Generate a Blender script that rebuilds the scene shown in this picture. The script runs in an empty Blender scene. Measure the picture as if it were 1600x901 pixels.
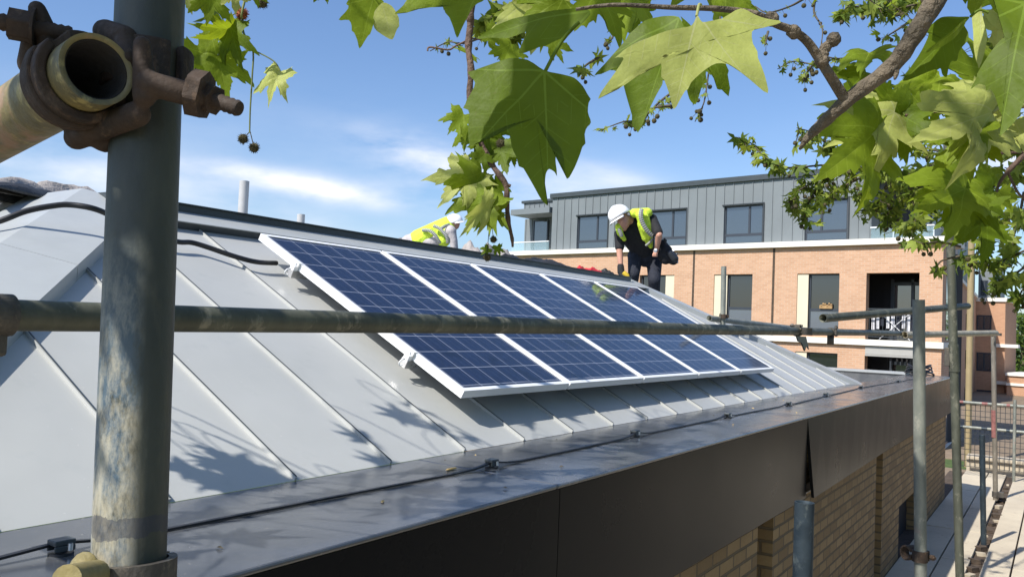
import bpy, bmesh, math, random
from mathutils import Vector, Matrix, noise
rnd = random.Random(11)
R_ = math.radians
SC = bpy.context.scene
COL = SC.collection
F = 1300.0; H = 2.6
# ---- camera frame (fitted to the vanishing points)
def _d(u, v): return Vector(((u-800)/F, (450.5-v)/F, -1.0)).normalized()
_X = _d(1657, 543); _Yb = _d(-680, 445)
_Z = _X.cross(_Yb).normalized(); _Y = _Z.cross(_X)
RM = Matrix((_X, _Y, _Z))                      # rows: world axes in camera space -> camera-to-world
CAM = Vector((0, 0, H))
cam_d = bpy.data.cameras.new('camera'); cam = bpy.data.objects.new('camera', cam_d); COL.objects.link(cam)
cam.matrix_world = Matrix.Translation(CAM) @ RM.to_4x4()
cam_d.sensor_width = 36; cam_d.lens = F/1600*36; cam_d.clip_start = 0.02; cam_d.clip_end = 3000
SC.camera = cam
SC.render.resolution_x = 1024; SC.render.resolution_y = 576
# ---------------------------------------------------------------- light
SUN = Vector((-0.66, 0.17, 0.73)).normalized()
elev = math.asin(SUN.z)
world = bpy.data.worlds.new('World'); SC.world = world; world.use_nodes = True
wn = world.node_tree; wn.nodes.clear()
wo = wn.nodes.new('ShaderNodeOutputWorld'); bg = wn.nodes.new('ShaderNodeBackground')
sky = wn.nodes.new('ShaderNodeTexSky'); sky.sky_type = 'NISHITA'; sky.sun_disc = False
sky.sun_elevation = elev; sky.sun_rotation = math.atan2(SUN.x, SUN.y)
sky.altitude = 50; sky.air_density = 1.1; sky.dust_density = 1.1; sky.ozone_density = 2.5
bg.inputs['Strength'].default_value = 0.10
def wnode(t, **k):
    n = wn.nodes.new(t)
    for a, b in k.items(): setattr(n, a, b)
    return n
tc = wnode('ShaderNodeTexCoord')
def wmath(op, a, b=None):
    n = wnode('ShaderNodeMath', operation=op)
    for i, x in enumerate((a, b)):
        if x is None: continue
        if isinstance(x, (int, float)): n.inputs[i].default_value = x
        else: wn.links.new(x, n.inputs[i])
    return n.outputs[0]
def wdot(v):
    n = wnode('ShaderNodeVectorMath', operation='DOT_PRODUCT')
    wn.links.new(tc.outputs['Generated'], n.inputs[0]); n.inputs[1].default_value = v
    return n.outputs['Value']
nz = wnode('ShaderNodeTexNoise'); mp = wnode('ShaderNodeMapping'); mp.inputs['Scale'].default_value = (3, 3, 9)
wn.links.new(tc.outputs['Generated'], mp.inputs[0]); wn.links.new(mp.outputs[0], nz.inputs['Vector'])
nz.inputs['Scale'].default_value = 2.0; nz.inputs['Detail'].default_value = 7; nz.inputs['Roughness'].default_value = .55
nzv = wmath('MULTIPLY_ADD', nz.outputs['Fac'], 3.2); nzv.node.inputs[2].default_value = -1.0
clouds = None
def cloud(u, v, du, dv, la, lb, amt):          # a wisp far away in the direction seen at u, v
    global clouds
    c = RM @ _d(u, v); a = ((RM @ _d(u+du, v+dv)) - c).normalized(); b = c.cross(a).normalized()
    x = wmath('DIVIDE', wdot(a), la/F); x = wmath('SUBTRACT', x, c.dot(a)/(la/F))
    y = wmath('DIVIDE', wdot(b), lb/F); y = wmath('SUBTRACT', y, c.dot(b)/(lb/F))
    s = wmath('ADD', wmath('MULTIPLY', x, x), wmath('MULTIPLY', y, y))
    g = wmath('POWER', 2.718, wmath('MULTIPLY', s, -1.0))
    fr = wmath('GREATER_THAN', wdot(c), 0.0)
    g = wmath('MULTIPLY', wmath('MULTIPLY', g, fr), wmath('MULTIPLY', nzv, amt))
    clouds = g if clouds is None else wmath('ADD', clouds, g)
cloud(500, 296, 100, 18, 130, 20, 1.15)
cloud(385, 268, 100, 16, 90, 12, .35)
cloud(655, 243, 100, 32, 95, 28, .95)
cloud(800, 290, 100, 10, 190, 45, .85)
cloud(120, 268, 100, 8, 230, 26, .5)
cloud(380, 345, 100, 20, 260, 40, .5)
cloud(960, 275, 100, 30, 60, 14, .3)
cloud(1530, 240, 100, -5, 130, 55, .75)
cloud(-700, 200, 100, 0, 500, 60, .6); cloud(2400, 150, 100, -10, 400, 70, .7); cloud(900, -900, 100, 30, 500, 120, .5)
wn.links.new(clouds, wmath('MINIMUM', clouds, 1.0).node.inputs[0])
cl = wnode('ShaderNodeClamp'); wn.links.new(clouds, cl.inputs[0])
tint = wnode('ShaderNodeMix', data_type='RGBA', blend_type='MULTIPLY'); tint.inputs[0].default_value = 1
wn.links.new(sky.outputs[0], tint.inputs[6]); tint.inputs[7].default_value = (.96, 1.08, 1.28, 1)
mx = wnode('ShaderNodeMix', data_type='RGBA'); wn.links.new(cl.outputs[0], mx.inputs[0])
wn.links.new(tint.outputs[2], mx.inputs[6]); mx.inputs[7].default_value = (7.6, 7.9, 8.7, 1)
wn.links.new(mx.outputs[2], bg.inputs['Color']); wn.links.new(bg.outputs[0], wo.inputs[0])
sl = bpy.data.lights.new('sun', 'SUN'); sl.energy = 4.9; sl.angle = R_(.53); sl.color = (1, .95, .87)
so = bpy.data.objects.new('sun', sl); COL.objects.link(so); so.rotation_euler = SUN.to_track_quat('Z', 'Y').to_euler(); so.location = (0, 0, 30)
SC.view_settings.view_transform = 'Standard'; SC.view_settings.look = 'None'; SC.view_settings.exposure = 0.42; SC.view_settings.gamma = 1
SC.view_settings.use_curve_mapping = False
# ---------------------------------------------------------------- helpers
def ray(u, v): return RM @ Vector(((u-800)/F, (450.5-v)/F, -1.0))
def P(u, v, d): return CAM + ray(u, v)*d
def hit(u, v, p0, n):
    r = ray(u, v); return CAM + r*((p0-CAM).dot(n)/r.dot(n))
def proj(p):
    c = RM.transposed() @ (p-CAM); return (800+F*c.x/-c.z, 450.5-F*c.y/-c.z, -c.z)
def tag(o, label=None, cat=None, group=None, kind=None):
    if label: o['label'] = label
    if cat: o['category'] = cat
    if group: o['group'] = group
    if kind: o['kind'] = kind
    return o
def empty(name, loc, label=None, cat=None, group=None, kind=None):
    o = bpy.data.objects.new(name, None); COL.objects.link(o); o.location = loc; o.empty_display_size = .1
    return tag(o, label, cat, group, kind)
class MB:
    """collects vertices, faces and uv in metres; build() links ONE mesh object (world coordinates, parented keeping place)"""
    def __init__(s): s.v = []; s.f = []; s.sm = []; s.uv = []; s.mi = []
    def face(s, pts, smooth=False, uv=None, mi=0):
        i = len(s.v); s.v += [Vector(p) for p in pts]; s.f.append(tuple(range(i, i+len(pts)))); s.sm.append(smooth); s.uv.append(uv); s.mi.append(mi)
    def mesh(s, vs, fs, smooth=True, uvs=None, mi=0):
        i = len(s.v); s.v += [Vector(p) for p in vs]
        for f in fs:
            s.f.append(tuple(i+k for k in f)); s.sm.append(smooth); s.mi.append(mi)
            s.uv.append([uvs[k] for k in f] if uvs else None)
    def hexa(s, c, mi=0):                       # 8 corners: bottom ring 0-3, top ring 4-7
        s.mesh(c, [(3,2,1,0), (4,5,6,7), (0,1,5,4), (1,2,6,5), (2,3,7,6), (3,0,4,7)], False, mi=mi)
    def box(s, a, b, mi=0):
        x0, x1 = sorted((a[0], b[0])); y0, y1 = sorted((a[1], b[1])); z0, z1 = sorted((a[2], b[2]))
        s.hexa([(x0,y0,z0), (x1,y0,z0), (x1,y1,z0), (x0,y1,z0), (x0,y0,z1), (x1,y0,z1), (x1,y1,z1), (x0,y1,z1)], mi)
    def obox(s, o, ax, ay, az, a, b, mi=0):     # box in an oblique frame
        o = Vector(o)
        def q(x, y, z): return o + ax*x + ay*y + az*z
        x0, x1 = a[0], b[0]; y0, y1 = a[1], b[1]; z0, z1 = a[2], b[2]
        s.hexa([q(x0,y0,z0), q(x1,y0,z0), q(x1,y1,z0), q(x0,y1,z0), q(x0,y0,z1), q(x1,y0,z1), q(x1,y1,z1), q(x0,y1,z1)], mi)
    def tube(s, pts, r, n=16, caps=True, smooth=True, inner=None, mi=0, flat=1.0):
        pts = [Vector(p) for p in pts]
        rs = [r]*len(pts) if isinstance(r, (int, float)) else list(r)
        vs = []; uvs = []; up = None; L = 0
        for i, p in enumerate(pts):
            t = (pts[min(i+1, len(pts)-1)] - pts[max(i-1, 0)]).normalized()
            if up is None:
                up = Vector((0, 0, 1)) if abs(t.z) < .9 else Vector((1, 0, 0))
            a = t.cross(up).normalized(); b = a.cross(t).normalized(); up = b
            if i: L += (pts[i]-pts[i-1]).length
            for k in range(n):
                w = 2*math.pi*k/n
                vs.append(p + a*math.cos(w)*rs[i] + b*math.sin(w)*rs[i]*flat); uvs.append((k/n*2*math.pi*rs[i], L))
        fs = [(i*n+k, i*n+(k+1) % n, (i+1)*n+(k+1) % n, (i+1)*n+k) for i in range(len(pts)-1) for k in range(n)]
        s.mesh(vs, fs, smooth, uvs, mi)
        if caps:
            s.face(list(reversed(vs[:n])), mi=mi); s.face(vs[-n:], mi=mi)
    def pipe(s, a, b, ro, ri, n=32, mi=0):      # open hollow tube
        a = Vector(a); b = Vector(b); t = (b-a).normalized()
        s.tube([a, b], ro, n, caps=False, mi=mi)
        up = Vector((0, 0, 1)) if abs(t.z) < .9 else Vector((1, 0, 0))
        x = t.cross(up).normalized(); y = x.cross(t).normalized()
        c = [x*math.cos(2*math.pi*k/n) + y*math.sin(2*math.pi*k/n) for k in range(n)]
        vs = [a+q*ro for q in c] + [a+q*ri for q in c] + [b+q*ri for q in c] + [b+q*ro for q in c]
        fs = []
        for k in range(n):
            m = (k+1) % n
            fs += [(k, k+n, m+n, m), (k+n, k+2*n, m+2*n, m+n), (k+2*n, k+3*n, m+3*n, m+2*n)]
        s.mesh(vs, fs, True, None, mi)
    def arc(s, c, axis, ri, ro, w, a0, a1, ref, n=28, mi=0):   # curved strap round an axis
        axis = Vector(axis).normalized(); x = (Vector(ref) - axis*Vector(ref).dot(axis)).normalized(); y = axis.cross(x)
        vs = []
        for k in range(n+1):
            t = a0 + (a1-a0)*k/n; q = x*math.cos(t) + y*math.sin(t)
            vs += [c+q*ri-axis*w/2, c+q*ro-axis*w/2, c+q*ro+axis*w/2, c+q*ri+axis*w/2]
        fs = []
        for k in range(n):
            for j in range(4): fs.append((k*4+j, k*4+(j+1) % 4, k*4+4+(j+1) % 4, k*4+4+j))
        fs += [(3,2,1,0), (n*4, n*4+1, n*4+2, n*4+3)]
        s.mesh(vs, fs, False, None, mi)
    def ball(s, c, r, n=12, sq=(1, 1, 1), mi=0, jit=0):
        vs = []; fs = []
        m = max(4, n//2)
        for i in range(m+1):
            p = math.pi*i/m
            for k in range(n):
                q = 2*math.pi*k/n; rr = r*(1+(rnd.uniform(-jit, jit) if jit else 0))
                vs.append(Vector(c) + Vector((math.sin(p)*math.cos(q)*sq[0], math.sin(p)*math.sin(q)*sq[1], math.cos(p)*sq[2]))*rr)
        for i in range(m):
            for k in range(n): fs.append((i*n+k, (i+1)*n+k, (i+1)*n+(k+1) % n, i*n+(k+1) % n))
        s.mesh(vs, fs, True, None, mi)
    def build(s, name, mats, parent=None, label=None, cat=None, group=None, kind=None, bevel=0, uvframe=None):
        me = bpy.data.meshes.new(name)
        org = parent_org(parent) if parent else (sum(s.v, Vector())/max(1, len(s.v)))
        me.from_pydata([p-org for p in s.v], [], s.f)
        if not isinstance(mats, (list, tuple)): mats = [mats]
        for m in mats: me.materials.append(M[m])
        uvl = me.uv_layers.new(name='UVMap').data
        for pi, po in enumerate(me.polygons):
            po.use_smooth = s.sm[pi]; po.material_index = s.mi[pi]
            u = s.uv[pi]
            if u is None:
                nrm = po.normal
                if uvframe:
                    ax, az = uvframe; u = [(s.v[k].dot(ax), s.v[k].dot(az)) for k in s.f[pi]]
                elif abs(nrm.z) > .8: u = [(s.v[k].x, s.v[k].y) for k in s.f[pi]]
                else:
                    h = Vector((-nrm.y, nrm.x, 0)).normalized(); u = [(s.v[k].dot(h), s.v[k].z) for k in s.f[pi]]
            for li, uvc in zip(po.loop_indices, u): uvl[li].uv = uvc
        o = bpy.data.objects.new(name, me); COL.objects.link(o)
        if parent: o.parent = parent
        else: o.location = org
        if bevel:
            b = o.modifiers.new('bevel', 'BEVEL'); b.width = bevel; b.segments = 2; b.limit_method = 'ANGLE'; b.angle_limit = R_(50)
        return tag(o, label, cat, group, kind)
def parent_org(p):
    o = Vector(p.location)
    while p.parent: p = p.parent; o += p.location
    return o
def part(name, mb, mat, par, **k): return mb.build(name, mat, par, **k)
def copy_tree(o, parent=None):
    kids = [c for c in bpy.data.objects if c.parent == o]
    c = o.copy(); COL.objects.link(c); c.parent = parent
    for k in kids: copy_tree(k, c)
    return c
def blob(name, caps, voxel, mats, parent, ells=(), label=None, smooth=4):
    """one continuous surface grown from tapered limbs (voxel union, smoothed)"""
    mb = MB()
    for a, b, r0, r1 in caps:
        a = Vector(a); b = Vector(b); n = 7
        L = (b-a).length; d = (b-a).normalized()
        pts = [a-d*r0*.98, a-d*r0*.8, a-d*r0*.4] + [a.lerp(b, t/(n-1)) for t in range(n)] + [b+d*r1*.4, b+d*r1*.8, b+d*r1*.98]
        rr = [r0*.2, r0*.6, r0*.92] + [r0+(r1-r0)*t/(n-1) for t in range(n)] + [r1*.92, r1*.6, r1*.2]
        mb.tube(pts, rr, 14)
    for c, r, sq in ells: mb.ball(c, r, 18, sq)
    o = mb.build('tmp', mats, parent)
    m = o.modifiers.new('r', 'REMESH'); m.mode = 'VOXEL'; m.voxel_size = voxel; m.use_smooth_shade = True
    s = o.modifiers.new('s', 'SMOOTH'); s.iterations = smooth; s.factor = .5
    dg = bpy.context.evaluated_depsgraph_get(); me = bpy.data.meshes.new_from_object(o.evaluated_get(dg))
    o.modifiers.clear(); old = o.data; o.data = me; bpy.data.meshes.remove(old)
    if not me.materials: me.materials.append(M[mats])
    for p in me.polygons: p.use_smooth = True
    o.name = name; me.name = name
    if label: o['label'] = label
    return o
def smooth_pts(pts, k=6):
    out = []
    for i in range(len(pts)-1):
        p0 = pts[max(i-1, 0)]; p1 = pts[i]; p2 = pts[i+1]; p3 = pts[min(i+2, len(pts)-1)]
        for j in range(k):
            t = j/k; out.append(.5*((2*p1)+(-p0+p2)*t+(2*p0-5*p1+4*p2-p3)*t*t+(-p0+3*p1-3*p2+p3)*t**3))
    out.append(pts[-1]); return out
# ---------------------------------------------------------------- materials
M = {}
def newmat(name):
    m = bpy.data.materials.new(name); m.use_nodes = True; M[name] = m
    nt = m.node_tree; return m, nt, nt.nodes['Principled BSDF']
def N(nt, t, **k):
    n = nt.nodes.new(t)
    for a, b in k.items(): setattr(n, a, b)
    return n
def mth(nt, op, a, b=None, c=None):
    n = N(nt, 'ShaderNodeMath', operation=op)
    for i, x in enumerate((a, b, c)):
        if x is None: continue
        if isinstance(x, (int, float)): n.inputs[i].default_value = x
        else: nt.links.new(x, n.inputs[i])
    return n.outputs[0]
def mixc(nt, f, a, b, blend='MIX'):
    n = N(nt, 'ShaderNodeMix', data_type='RGBA', blend_type=blend)
    for i, x in ((0, f), (6, a), (7, b)):
        if isinstance(x, (int, float)): n.inputs[i].default_value = x
        elif isinstance(x, tuple): n.inputs[i].default_value = (*x[:3], 1)
        else: nt.links.new(x, n.inputs[i])
    return n.outputs[2]
def noise_fac(nt, coord, scale, lo=.4, hi=.6, detail=5, stretch=None, rough=.6):
    n = N(nt, 'ShaderNodeTexNoise'); n.inputs['Scale'].default_value = scale; n.inputs['Detail'].default_value = detail; n.inputs['Roughness'].default_value = rough
    src = coord
    if stretch:
        mp = N(nt, 'ShaderNodeMapping'); mp.inputs['Scale'].default_value = stretch; nt.links.new(coord, mp.inputs[0]); src = mp.outputs[0]
    nt.links.new(src, n.inputs['Vector'])
    r = N(nt, 'ShaderNodeMapRange'); r.inputs[1].default_value = lo; r.inputs[2].default_value = hi; nt.links.new(n.outputs['Fac'], r.inputs[0])
    return r.outputs[0]
def coordn(nt, w='Object'): return N(nt, 'ShaderNodeTexCoord').outputs[w]
def bumpn(nt, b, fac, strength=.2, dist=.01):
    n = N(nt, 'ShaderNodeBump'); n.inputs['Strength'].default_value = strength; n.inputs['Distance'].default_value = dist
    nt.links.new(fac, n.inputs['Height']); nt.links.new(n.outputs[0], b.inputs['Normal'])
def simple(name, col, rough=.5, metal=0, var=.15, scale=8, bump=0, rvar=.1, stretch=None, spec=.5, coat=0):
    m, nt, b = newmat(name); c = coordn(nt)
    f = noise_fac(nt, c, scale, .3, .7, 6, stretch)
    nt.links.new(mixc(nt, f, tuple(x*(1-var) for x in col), tuple(min(1, x*(1+var)) for x in col)), b.inputs['Base Color'])
    g = noise_fac(nt, c, scale*2.7, .3, .7, 4, stretch)
    nt.links.new(mth(nt, 'MULTIPLY_ADD', g, rvar, rough-rvar/2), b.inputs['Roughness'])
    b.inputs['Metallic'].default_value = metal; b.inputs['Specular IOR Level'].default_value = spec; b.inputs['Coat Weight'].default_value = coat
    if bump: bumpn(nt, b, g, bump)
    return m
m, nt, b = newmat('zinc'); c = coordn(nt)
f = noise_fac(nt, c, 1.1, .3, .7, 6); g = noise_fac(nt, c, 7, .58, .74, 5); st = noise_fac(nt, c, 22, .60, .72, 4, (1, .12, .12)); sp = noise_fac(nt, c, 55, .72, .76, 2)
co = mixc(nt, f, (.385, .395, .385), (.43, .437, .425)); co = mixc(nt, mth(nt, 'MULTIPLY', g, .30), co, (.34, .36, .365)); co = mixc(nt, mth(nt, 'MULTIPLY', st, .16), co, (.5, .5, .49)); co = mixc(nt, mth(nt, 'MULTIPLY', sp, .5), co, (.55, .55, .53))
nt.links.new(co, b.inputs['Base Color']); nt.links.new(mth(nt, 'MULTIPLY_ADD', g, .12, .40), b.inputs['Roughness']); bumpn(nt, b, noise_fac(nt, c, 1.7, .2, .8, 2), .25, .03)
simple('zinc_cap', (.37, .39, .39), .36, 0, .05, 5, .03, .1)
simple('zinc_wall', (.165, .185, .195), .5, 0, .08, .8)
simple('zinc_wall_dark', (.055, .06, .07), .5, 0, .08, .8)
simple('dark_flashing', (.045, .055, .06), .4, 0, .1, 4)
simple('dark_metal', (.03, .035, .04), .4, 0, .1, 6)
simple('window_frame', (.035, .042, .055), .4, 0, .05, 3)
simple('white_frame', (.78, .79, .80), .35, 0, .03, 9)
simple('alu', (.7, .7, .7), .3, .9, .06, 12)
simple('white_stone', (.72, .69, .62), .7, 0, .06, 2)
simple('cream_panel', (.62, .55, .41), .7, 0, .04, 2)
simple('rubber', (.012, .012, .014), .45, 0, .1, 20)
simple('black_plastic', (.02, .022, .026), .35, 0, .1, 20)
simple('grey_pvc', (.42, .42, .42), .5, 0, .08, 9)
simple('yellow_pipe', (.30, .23, .12), .55, 0, .1, 4)
simple('bark', (.12, .095, .065), .85, 0, .55, 34, .7)
simple('bark_red', (.12, .075, .055), .8, 0, .35, 40, .5)
simple('twig', (.075, .06, .035), .8, 0, .3, 30)
simple('stalk', (.14, .17, .05), .6, 0, .2, 30)
simple('seed', (.10, .085, .035), .9, 0, .4, 90, .8)
simple('seed_red', (.42, .13, .05), .9, 0, .35, 90, .8)
simple('skin', (.50, .26, .18), .5, 0, .08, 12)
simple('hair', (.05, .03, .02), .8, 0, .2, 60)
simple('black_cloth', (.010, .010, .012), .85, 0, .3, 14, .3)
simple('navy_cloth', (.012, .015, .026), .85, 0, .3, 12, .4)
simple('grey_cloth', (.20, .19, .20), .9, 0, .25, 12, .4)
simple('light_cloth', (.42, .39, .39), .9, 0, .2, 12, .4)
simple('hivis', (.56, .74, .05), .75, 0, .14, 9, .7)
simple('reflective', (.27, .28, .26), .5, 0, .04, 12)
simple('helmet_white', (.82, .82, .82), .28, 0, .02, 5)
simple('tool_yellow', (.6, .42, .03), .4, 0, .1, 20)
simple('red_bag', (.55, .03, .04), .6, 0, .15, 14)
simple('black_sheet', (.022, .022, .022), .55, 0, .3, 9, .6)
simple('grey_sheet', (.33, .30, .28), .8, 0, .25, 9, .6)
simple('orange_board', (.55, .25, .10), .8, 0, .15, 6)
simple('soil', (.07, .05, .035), .95, 0, .4, 9, .5)
simple('soffit', (.35, .34, .32), .6, 0, .06, 3)
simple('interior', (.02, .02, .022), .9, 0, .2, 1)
simple('curtain', (.32, .31, .29), .9, 0, .15, 3)
simple('laundry', (.55, .55, .58), .9, 0, .3, 7)
simple('basket', (.35, .22, .1), .9, 0, .2, 9)
simple('concrete', (.42, .36, .27), .85, 0, .15, 3, .3)
simple('red_tape', (.24, .10, .09), .7, 0, .35, 20)
simple('sand_chip', (.62, .42, .16), .8, 0, .2, 40)
# coping: dark coated metal, dusty
m, nt, b = newmat('coping'); c = coordn(nt)
d1 = noise_fac(nt, c, 3.0, .42, .75, 7); d2 = noise_fac(nt, c, 60, .66, .74, 3)
col = mixc(nt, d1, (.055, .062, .074), (.12, .122, .125)); col = mixc(nt, mth(nt, 'MULTIPLY', d2, .5), col, (.3, .28, .25))
nt.links.new(col, b.inputs['Base Color']); nt.links.new(mth(nt, 'MULTIPLY_ADD', d1, .16, .17), b.inputs['Roughness'])
b.inputs['Specular IOR Level'].default_value = .9
bumpn(nt, b, noise_fac(nt, c, 2.2, .2, .8, 2), .12, .02)
# fascia: same coating, upright
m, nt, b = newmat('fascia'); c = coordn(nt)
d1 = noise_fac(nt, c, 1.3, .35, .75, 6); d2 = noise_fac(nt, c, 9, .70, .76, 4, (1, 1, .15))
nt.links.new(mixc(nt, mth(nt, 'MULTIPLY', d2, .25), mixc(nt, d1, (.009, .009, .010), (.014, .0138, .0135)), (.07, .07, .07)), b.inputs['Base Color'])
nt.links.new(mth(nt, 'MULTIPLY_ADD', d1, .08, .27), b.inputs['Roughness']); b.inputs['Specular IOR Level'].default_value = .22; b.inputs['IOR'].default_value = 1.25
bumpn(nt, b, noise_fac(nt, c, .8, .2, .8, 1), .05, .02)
# photovoltaic cells (uv in cells)
m, nt, b = newmat('cells'); uv = coordn(nt, 'UV')
sp = N(nt, 'ShaderNodeSeparateXYZ'); nt.links.new(uv, sp.inputs[0])
def line(x, w, k=1.0):
    fr = mth(nt, 'FRACT', mth(nt, 'MULTIPLY', x, k)) if k != 1.0 else mth(nt, 'FRACT', x)
    dd = mth(nt, 'MINIMUM', fr, mth(nt, 'SUBTRACT', 1.0, fr)); return mth(nt, 'LESS_THAN', dd, w*k)
g1 = mth(nt, 'MAXIMUM', line(sp.outputs[0], .0125), line(sp.outputs[1], .0125))
bus = mth(nt, 'LESS_THAN', mth(nt, 'ABSOLUTE', mth(nt, 'SUBTRACT', mth(nt, 'FRACT', mth(nt, 'MULTIPLY', sp.outputs[0], 3.0)), .5)), .012)
fl = N(nt, 'ShaderNodeTexWhiteNoise'); sn = N(nt, 'ShaderNodeVectorMath', operation='FLOOR'); nt.links.new(uv, sn.inputs[0]); nt.links.new(sn.outputs[0], fl.inputs['Vector'])
vo = N(nt, 'ShaderNodeTexVoronoi'); vo.inputs['Scale'].default_value = 9; nt.links.new(uv, vo.inputs['Vector'])
cell = mixc(nt, mth(nt, 'MULTIPLY', fl.outputs['Value'], .5), (.002, .0045, .020), (.004, .009, .036))
sc_ = N(nt, 'ShaderNodeSeparateColor'); nt.links.new(vo.outputs['Color'], sc_.inputs[0])
cell = mixc(nt, mth(nt, 'MULTIPLY', sc_.outputs[0], .45), cell, (.007, .017, .060))
cell = mixc(nt, mth(nt, 'MULTIPLY', bus, .22), cell, (.4, .42, .5))
nt.links.new(mixc(nt, g1, cell, (.36, .38, .44)), b.inputs['Base Color'])
b.inputs['Roughness'].default_value = .35; b.inputs['Specular IOR Level'].default_value = .25; b.inputs['Coat Weight'].default_value = .55; b.inputs['Coat Roughness'].default_value = .05; b.inputs['Coat IOR'].default_value = 1.28
# brick
def brick(name, c1, c2, mortar, bw, bh, ms, dirt=.25, bump=.5):
    m, nt, b = newmat(name); uv = coordn(nt, 'UV')
    t = N(nt, 'ShaderNodeTexBrick'); t.inputs['Scale'].default_value = 1; t.inputs['Brick Width'].default_value = bw; t.inputs['Row Height'].default_value = bh
    t.inputs['Mortar Size'].default_value = ms; t.inputs['Mortar Smooth'].default_value = .3; t.inputs['Bias'].default_value = -.1
    t.inputs['Color1'].default_value = (*c1, 1); t.inputs['Color2'].default_value = (*c2, 1); t.inputs['Mortar'].default_value = (*mortar, 1)
    wv = N(nt, 'ShaderNodeTexNoise'); wv.inputs['Scale'].default_value = 6; nt.links.new(uv, wv.inputs['Vector'])
    ad = N(nt, 'ShaderNodeVectorMath', operation='MULTIPLY_ADD'); nt.links.new(wv.outputs['Color'], ad.inputs[0]); ad.inputs[1].default_value = (bh*.09,)*3; nt.links.new(uv, ad.inputs[2])
    nt.links.new(ad.outputs[0], t.inputs['Vector'])
    f = noise_fac(nt, uv, 1.2, .35, .7, 7); g = noise_fac(nt, uv, 30, .3, .7, 3)
    co = mixc(nt, mth(nt, 'MULTIPLY', f, dirt), t.outputs['Color'], tuple(x*.45 for x in c1)); co = mixc(nt, mth(nt, 'MULTIPLY', g, .25), co, c2)
    nt.links.new(co, b.inputs['Base Color']); b.inputs['Roughness'].default_value = .9
    h = mth(nt, 'ADD', mth(nt, 'SUBTRACT', 1.0, t.outputs['Fac']), mth(nt, 'MULTIPLY', g, .3)); bumpn(nt, b, h, bump, .008)
brick('stock_brick', (.40, .27, .125), (.22, .14, .06), (.13, .105, .07), .24, .087, .011, .55, 1.0)
brick('buff_brick', (.56, .335, .21), (.46, .26, .155), (.52, .41, .31), .225, .075, .010, .22, .3)
brick('far_brick', (.50, .27, .16), (.42, .22, .125), (.46, .33, .23), .225, .075, .010, .1, .3)
# paving slabs
m, nt, b = newmat('paving'); c = coordn(nt)
f = noise_fac(nt, c, 1.1, .35, .7, 8); g = noise_fac(nt, c, 14, .62, .72, 4); k = noise_fac(nt, c, 90, .3, .7, 3)
co = mixc(nt, f, (.56, .49, .37), (.44, .38, .29)); co = mixc(nt, mth(nt, 'MULTIPLY', g, .55), co, (.20, .12, .08)); co = mixc(nt, mth(nt, 'MULTIPLY', k, .2), co, (.32, .28, .22))
nt.links.new(co, b.inputs['Base Color']); b.inputs['Roughness'].default_value = .85; bumpn(nt, b, k, .2, .004)
simple('yard', (.20, .15, .10), .9, 0, .2, 2, .3)
# grass and ground
m, nt, b = newmat('grass'); c = coordn(nt)
nt.links.new(mixc(nt, noise_fac(nt, c, 2.5, .35, .65, 6), (.05, .10, .02), (.10, .15, .035)), b.inputs['Base Color']); b.inputs['Roughness'].default_value = .9
bumpn(nt, b, noise_fac(nt, c, 30, .3, .7, 4), .8, .05)
m, nt, b = newmat('tarmac'); c = coordn(nt)
nt.links.new(mixc(nt, noise_fac(nt, c, 12, .35, .65, 6), (.045, .045, .045), (.07, .068, .065)), b.inputs['Base Color']); b.inputs['Roughness'].default_value = .9
# glass
def glass(name, col, rough=.03, spec=1.0, alpha=1):
    m, nt, b = newmat(name); b.inputs['Base Color'].default_value = (*col, 1); b.inputs['Roughness'].default_value = rough
    b.inputs['Specular IOR Level'].default_value = spec; b.inputs['Coat Weight'].default_value = 1; b.inputs['Coat Roughness'].default_value = .02; b.inputs['IOR'].default_value = 1.6
    b.inputs['Alpha'].default_value = alpha
    bumpn(nt, b, noise_fac(nt, coordn(nt), .8, .3, .7, 1), .03, .05)
glass('window_glass', (.025, .036, .05)); glass('window_dark', (.008, .010, .012), .05, .6); glass('window_blue', (.05, .075, .115)); glass('balcony_glass', (.35, .50, .54), .03, .6, .25)
# scaffold steel
def steel(name, base, dark, pale, patches=(), scale=9, rough=.55, metal=.25):
    m, nt, b = newmat(name); c = coordn(nt, 'Object')
    f = noise_fac(nt, c, scale, .35, .65, 8, (1, 1, .4), .7); g = noise_fac(nt, c, scale*2.3, .56, .66, 6, (1, 1, .6), .7); h = noise_fac(nt, c, scale*6, .3, .7, 4)
    co = mixc(nt, f, base, dark); co = mixc(nt, mth(nt, 'MULTIPLY', g, .8), co, pale)
    for pc, sc, lo, hi, am in patches:
        mpn = N(nt, 'ShaderNodeVectorMath', operation='ADD'); nt.links.new(c, mpn.inputs[0]); mpn.inputs[1].default_value = (sc, lo*7, 3)
        co = mixc(nt, mth(nt, 'MULTIPLY', noise_fac(nt, mpn.outputs[0], sc, lo, hi, 7, None, .65), am), co, pc)
    nt.links.new(co, b.inputs['Base Color']); nt.links.new(mth(nt, 'MULTIPLY_ADD', h, .2, rough-.1), b.inputs['Roughness'])
    b.inputs['Metallic'].default_value = metal; bumpn(nt, b, h, .25, .0015)
steel('steel', (.12, .125, .095), (.06, .065, .05), (.24, .23, .18))
steel('steel_pale', (.27, .28, .24), (.16, .17, .15), (.40, .38, .31), (((.35, .22, .20), 5, .62, .7, .5),))
steel('steel_cream', (.42, .37, .26), (.28, .25, .18), (.50, .46, .36))
steel('steel_blue', (.03, .048, .065), (.02, .03, .038), (.10, .12, .12))
steel('steel_tan', (.24, .21, .17), (.16, .145, .12), (.32, .30, .25))
steel('rust', (.062, .038, .024), (.028, .020, .015), (.12, .075, .045), (((.13, .10, .075), 14, .6, .68, .5),), 30, .8, .1)
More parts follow.
